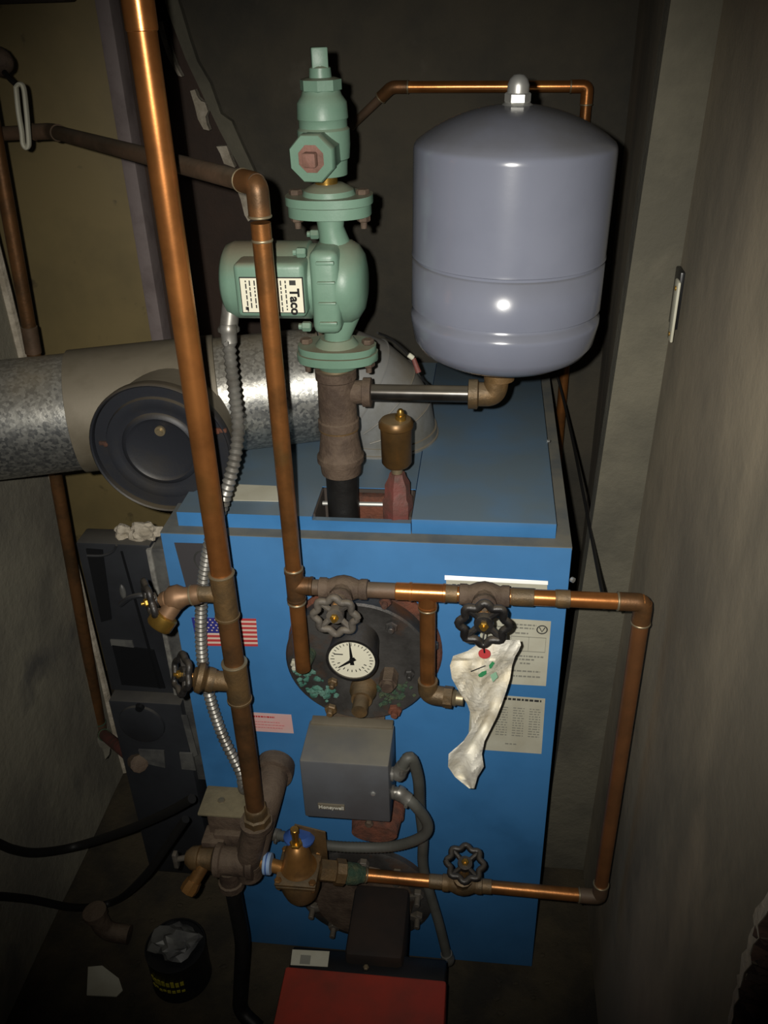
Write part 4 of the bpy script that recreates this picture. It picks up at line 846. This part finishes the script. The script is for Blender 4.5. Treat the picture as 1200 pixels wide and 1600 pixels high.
bm = B(); zq = at(46, 535, y=.385).z; sleeve(bm, lc_(zq - .02), lc_(zq + .03), .0132); obj('coupling', bm, copper_dull, t)
e1_ = at(216, 1192, y=.13); elbow(t, lc_(t1_.z - .01), lc_(1.6), e1_, .0125, copper_dull, s=1.8, solder_m=verd2); run(t, lc_(t1_.z - .01), e1_, .0125, redp, 'foot_pipe')
bm = B(); lathe(bm, e1_, e1_ - lc_(t1_.z), [(-.02, .014), (-.018, .018), (.01, .018), (.012, .014)], 10); obj('end_coupling', bm, iron, t)
bm = B(); ball(bm, lc_(t1_.z + .0) + V((-.03, .0, -.03)), .045, (1, .8, 1.5), 3, .3, 4); pt = obj('plaster_lump', bm, conc_l, None, 'greenish mortar lump packed round the elbow at the left wall', 'mortar', loc=lc_(t1_.z))
# lever valve handle top left
hv = at(10, 100, y=.36); t = thing('ball_valve', 'dark ball valve with a pale looped lever at the upper left edge', 'valve', hv)
bm = B(); lathe(bm, at(-20, 92, y=.38), at(18, 100, y=.36) - at(-20, 92, y=.38), [(0, .012), (.012, .020), (.03, .021), (.042, .014), (.048, .006)], 14); obj('body', bm, iron, t)
bm = B(); tube(bm, spline([at(6, 112, y=.35), at(16, 124, y=.345), at(27, 134, y=.34)], 6), .004, 8); obj('arm', bm, ironb, t)
bm = B(); lp_ = [(25, 136), (29, 175), (34, 205), (36, 224), (41, 231), (45, 226), (44, 205), (41, 170), (37, 138), (31, 131)]
tube(bm, [p for p in spline([at(px, py, y=.33) for px, py in lp_ + [lp_[0]]], 5)][:-1], .0034, 8, closed=True, flat=1.6); obj('looped_lever', bm, papersh, t)
# black cable on the right
bm = B(); cp_ = spline([at(858, 560, y=.72), at(872, 592, y=.72), at(893, 680, x=.345), at(915, 790, x=.345), at(934, 890, x=.343), at(941, 925, x=.340), at(944, 950, x=.338)], 8)
t = thing('cable', 'thin black cable slanting down between the boiler side and the right wall', 'cable', cp_[-1]); tube(bm, cp_, .0028, 8); obj('strand', bm, rubber, t)

# ================================================================== TAG
rows = [(1000, 752, 812), (1008, 744, 814), (1017, 731, 810), (1025, 708, 805), (1040, 703, 800), (1060, 706, 797), (1080, 717, 791), (1100, 730, 784), (1120, 737, 776), (1140, 736, 766), (1158, 724, 757), (1178, 701, 753), (1198, 700, 756), (1214, 711, 746), (1232, 733, 741)]
tg0 = at(757, 1000, y=-.165)
t = thing('paper_tag', 'crumpled off-white paper tag hanging from the handwheel before the printed labels', 'tag', tg0)
fine = []
for (y0, a0_, b0_), (y1, a1_, b1_) in zip(rows, rows[1:]):
    for k in range(4): s = k / 4; fine.append((y0 + (y1 - y0) * s, a0_ + (a1_ - a0_) * s, b0_ + (b1_ - b0_) * s))
fine.append(rows[-1]); bm = B(); NU = 20; gr = []
def tagpt(py, a, b, u):
    w_ = (b - a); px = a + w_ * u; sh = (py - 1000) / 232
    tw = math.sin((u * 2.2 + sh * 2.0) * PI) * .006 + math.sin((px * .09 + py * .035)) * .0035 + NZ.noise(V((px * .04, py * .03, 0))) * .012 + (abs(NZ.noise(V((px * .055 + py * .03, py * .010, 3)))) ** .6) * .014
    amp = 1 if 1030 < py < 1215 else .5
    return at(px, py, y=-.150 + sh * .045 + tw * amp)
for r_ in fine: gr.append([bm.verts.new(tagpt(*r_, u / NU)) for u in range(NU + 1)])
for a_, b_ in zip(gr, gr[1:]):
    for k in range(NU): bm.faces.new((a_[k], a_[k + 1], b_[k + 1], b_[k]))
bmesh.ops.solidify(bm, geom=bm.faces[:], thickness=.0005); sheet = obj('sheet', bm, paper, t, smooth=25)
bm = B(); q = at(757, 1021, y=-.160); lathe(bm, q, (0, -1, 0), [(0, .008), (.001, .008), (.001, .003)], 18); obj('red_eyelet', bm, inkr, t, label='round red eyelet')
bm = B(); tube(bm, spline([at(757, 985, y=-.152), at(755, 1000, y=-.158), at(757, 1020, y=-.163)], 5), .0012, 6); obj('wire_tie', bm, blackm, t)
def patch(pp, m, nm):
    bm = B(); prism(bm, [at(px, py, y=-.150 + (py - 1000) / 232 * .045 - .011) for px, py in pp], (0, .0006, 0)); obj(nm, bm, m, sheet)
patch([(747, 1055), (753, 1050), (760, 1048), (760, 1053), (753, 1058), (749, 1058)], inkg, 'green_print'); patch([(764, 1040), (769, 1034), (773, 1036), (768, 1044), (765, 1045)], inkg, 'green_print')
patch([(766, 1055), (775, 1050), (778, 1058), (770, 1066)], mat('pale green stain', (150, 196, 164), rough=.9), 'green_stain')
patch([(735, 1049), (758, 1040), (759, 1041), (736, 1050)], inkd, 'ink_line')

# ================================================================== BURNER
bt_z = .26
x0_, x1_ = at(445, 1513, z=bt_z).x, at(698, 1530, z=bt_z).x; yb_ = at(570, 1520, z=bt_z).y
bu = thing('oil_burner', 'red-topped burner with black rear housing on the floor before the boiler', 'burner', ((x0_ + x1_) / 2, yb_ - .12, 0))
bm = B(); bx(bm, x0_, x1_, yb_ - .26, yb_, .06, bt_z, bev=.005); obj('red_cover', bm, redm, bu)
bm = B(); q0_ = at(456, 1484, z=bt_z - .01); bx(bm, x0_ + .004, x1_ - .002, yb_, at(580, 1488, z=bt_z - .01).y, .10, bt_z - .01, bev=.004); obj('rear_housing', bm, equipk, bu)
bm = B(); c = [at(457, 1484, z=bt_z - .009), at(515, 1487, z=bt_z - .009), at(512, 1511, z=bt_z - .009), at(454, 1508, z=bt_z - .009)]; prism(bm, c, (0, 0, .001)); wl = obj('white_label', bm, papersh, bu)
bm = B(); c = [at(470, 1492, z=bt_z - .0078), at(486, 1493, z=bt_z - .0078), at(484, 1507, z=bt_z - .0078), at(468, 1506, z=bt_z - .0078)]; prism(bm, c, (0, 0, .0004)); obj('label_print', bm, ink, wl)
bm = B(); q = at(572, 1513, z=bt_z - .008); hexn(bm, q, q + V((0, 0, .006)), .005); obj('housing_bolt', bm, solder, bu)
bcx = at(590, 1440, y=-.1).x
bm = B(); lathe(bm, (bcx, -.012, .19), (0, -1, 0), [(0, .052), (abs(yb_) - .02, .050)], 32); obj('blast_tube', bm, ironb, bu)
bm = B(); bx(bm, bcx - .048, bcx + .052, yb_ + .02, -.035, .16, at(590, 1385, y=-.04).z, bev=.01); obj('tube_shroud', bm, rust if False else mat('sooty brown metal', (44, 32, 24), (30, 24, 20), sc=12, rough=.8), bu)
for a_ in (x0_ + .04, x1_ - .07): bm = B(); bx(bm, a_, a_ + .03, yb_ - .2, yb_ - .02, 0, .07); obj('foot', bm, ironb, bu)

# ================================================================== DARK APPLIANCE BESIDE THE BOILER
YE = .16
ex0, ex1 = at(120, 900, y=YE).x, at(243, 900, y=YE).x; ezt = at(180, 850, y=YE).z
ap = thing('appliance', 'black dusty appliance stack with glossy upper panel, squeezed between left wall and boiler', 'appliance', ((ex0 + ex1) / 2, YE + .15, 0))
ex0 = at(130, 900, y=YE).x; ex1 = min(ex1, -.345); zm1 = at(200, 1085, y=YE).z
bm = B(); bx(bm, ex0, ex1 + .0, YE, YE + .05, zm1 + .008, ezt, bev=.004); obj('upper_cabinet', bm, equip, ap)
bm = B(); bx(bm, ex0, ex1 + .01, YE - .02, YE + .06, .02, zm1, bev=.004); obj('lower_cabinet', bm, equip, ap)
bm = B(); bx(bm, ex1 + .003, ex1 + .030, YE - .004, YE + .05, .3, ezt - .004, bev=.003); obj('metal_edge_strip', bm, equipg, ap, label='worn grey metal edge strip')
bm = B(); bx(bm, ex1 - .006, ex1 + .003, YE - .006, YE + .02, zm1 + .01, ezt - .006, bev=.001); obj('bright_edge', bm, mat('pale worn metal', (150, 148, 140), (110, 108, 104), sc=30, rough=.5), ap)
def ae(px, py, d=.003): return at(px, py, y=YE - d)
bm = B(); prism(bm, [ae(*p) for p in ((134, 858), (160, 860), (174, 968), (158, 972))], (0, .003, 0)); obj('dark_panel', bm, equipk, ap)
bm = B(); prism(bm, [ae(*p) for p in ((175, 1008), (240, 1016), (258, 1076), (190, 1070))], (0, .003, 0)); obj('recess_panel', bm, equipk, ap)
bm = B(); tube(bm, spline([ae(136, 868), ae(160, 868), ae(176, 862), ae(182, 852)], 5), .0025, 6); obj('moulding', bm, equip, ap); bm = B(); tube(bm, spline([ae(188, 945, .008), ae(203, 934, .012), ae(220, 930, .012), ae(232, 932, .006)], 5), .005, 8); obj('handle', bm, equip, ap)
bm = B(); ball(bm, ae(192, 925, .006), .012, (.5, .4, 1.4), 2); obj('catch', bm, equipg, ap)
bm = B(); prism(bm, [ae(*p) for p in ((188, 862), (191, 862), (252, 1076), (248, 1076))], (0, .002, 0)); obj('panel_seam', bm, equipk, ap)
bm = B(); prism(bm, [ae(*p) for p in ((172, 1000), (206, 1002), (209, 1012), (174, 1009))], (0, .003, 0)); obj('pale_strip', bm, equipg, ap)
bm = B(); q = at(222, 1130, y=YE - .022); lathe(bm, q, (0, -1, 0), [(0, .046), (.005, .045), (.007, .040), (.006, 0)], 28); obj('round_cover', bm, equip, ap)
bm = B(); lathe(bm, at(219, 1104, y=YE - .026), (0, -1, 0), [(0, .009), (.008, .007), (.008, 0)], 12); obj('knob', bm, equipk, ap)
for pp in (((216, 1172), (256, 1174), (258, 1200), (222, 1192)), ((280, 1177), (300, 1178), (306, 1204), (284, 1202))):
    bm = B(); prism(bm, [at(px, py, y=YE - .028) for px, py in pp], (0, .004, 0)); obj('pale_patch', bm, equipg, ap)
bm = B(); prism(bm, [at(px, py, y=YE - .022) for px, py in ((283, 1118), (292, 1118), (309, 1180), (300, 1184))], (0, .002, 0)); obj('pale_edge', bm, equipg, ap)
def crumple(px, py, s, seed, lb):
    q = at(px, py, y=YE + .03); q.z = ezt + s[2] * .55
    bm = B(); ball(bm, q, 1., s, 3, 0)
    for v in bm.verts: o_ = v.co - q; v.co = q + o_ * (1 + NZ.noise(V((o_.x * 90, o_.y * 90, o_.z * 90 + seed * 9))) * .55 + NZ.noise(V((o_.x * 30, o_.y * 30, seed))) * .4)
    obj('crumpled_paper', bm, plaster, None, lb, 'paper', loc=q, smooth=15)
crumple(198, 840, (.018, .016, .012), 1, 'smaller crumpled white scrap on the black appliance, left of the larger one')
crumple(228, 838, (.028, .018, .016), 2, 'larger crumpled white scrap on the black appliance beside the boiler corner')

# ================================================================== HOSES, CAN AND BITS
def hose(lb, pts, r):
    p = spline(pts, 10); t = thing('hose', lb, 'hose', p[0]); bm = B(); tube(bm, p, r, 12); obj('hose_body', bm, rubber, t)
hose('upper black hose sagging from the left wall to behind the iron fittings', [V((-.705, at(-30, 1310, x=-.668).y - .04, at(-30, 1310, x=-.668).z + .01)), at(-30, 1310, x=-.668), at(20, 1327, x=-.665), at(60, 1332, x=-.655), at(120, 1322, x=-.62), at(200, 1296, y=.03), at(260, 1270, y=.0), at(300, 1248, y=-.02)], .0085)
hose('lower black hose looping along the left wall up to the iron fittings', [V((-.705, at(-30, 1402, x=-.668).y - .04, at(-30, 1402, x=-.668).z + .01)), at(-30, 1402, x=-.668), at(40, 1404, x=-.66), at(120, 1418, x=-.63), at(180, 1408, x=-.58), at(225, 1370, y=-.04), at(262, 1320, y=-.05), at(290, 1280, y=-.05)], .0075)
cc = at(283, 1515, z=0.02); cc = V((cc.x, cc.y, 0))
t = thing('can', 'black can with faded yellow lettering on the floor, lower left', 'can', cc)
cr = .058; ch = at(272, 1500, y=cc.y - cr).z
cy = cc.y; ztc = .10
bm = B(); lathe(bm, cc, (0, 0, 1), [(0, cr * .96), (.003, cr), (.006, cr * .98), (ztc - .006, cr * .98), (ztc - .003, cr), (ztc, cr), (ztc, cr * .95), (ztc - .004, cr * .94), (ztc - .004, 0)], 40); obj('shell', bm, equipk, t)
bm = B(); rnd = random.Random(9)
for k in range(8):
    a = math.radians(232 + 9 * k); rr = cr * .995
    for z_, hh in ((.062, .016), (.040, .007)):
        q = cc + V((math.cos(a) * rr, math.sin(a) * rr, z_ + rnd.uniform(-.002, .002))); tn = V((-math.sin(a), math.cos(a), 0)); box(bm, q, (.0065, .0012, hh * rnd.uniform(.6, 1.1)), X=tn, Y=V((math.cos(a), math.sin(a), 0)), bev=.0)
obj('yellow_lettering', bm, yellowl, t, kind='stuff')
bm = B(); ball(bm, cc + V((0, 0, ztc + .012)), .04, (1.1, .9, .5), 3, .5, 8); obj('crumpled_rag', bm, equipg, None, 'grey crumpled rag lying on top of the black can', 'rag', loc=cc + V((0, 0, ztc)), smooth=25)
q = at(160, 1535, z=.01); bm = B(); prism(bm, [at(px, py, z=.004) for px, py in ((138, 1512), (160, 1510), (186, 1530), (192, 1548), (182, 1558), (136, 1556))], (0, 0, .003)); obj('paper_scrap', bm, papersh, None, 'pale torn paper scrap on the floor left of the black can', 'paper', loc=q)
t = thing('pipe_fitting', 'dark iron elbow lying on the floor between the scrap and the boiler', 'pipe fitting', at(165, 1450, z=.0)); q = at(165, 1455, z=.03)
bm = B(); tube(bm, fillet([q + V((-.01, .0, .055)), q + V((0, 0, 0)), q + V((.05, .0, -.005))], .03, 8), .019, 16); lathe(bm, q + V((-.01, 0, .05)), (-.1, 0, 1), [(0, .019), (.002, .024), (.014, .024), (.015, .015)], 16); obj('elbow', bm, iron, t)
bm = B(); rnd = random.Random(21)
for k in range(260):
    x, y = rnd.uniform(-.68, .5), rnd.uniform(-.45, .12)
    if -.32 < x < .32 and y > -.02: continue
    ball(bm, (x, y, .002), rnd.uniform(.002, .007), (1.3, 1, .5), 1, .6, k)
obj('floor_debris', bm, floorm, None, 'loose grit and crumbs scattered over the dark floor', 'debris', kind='stuff', smooth=20)
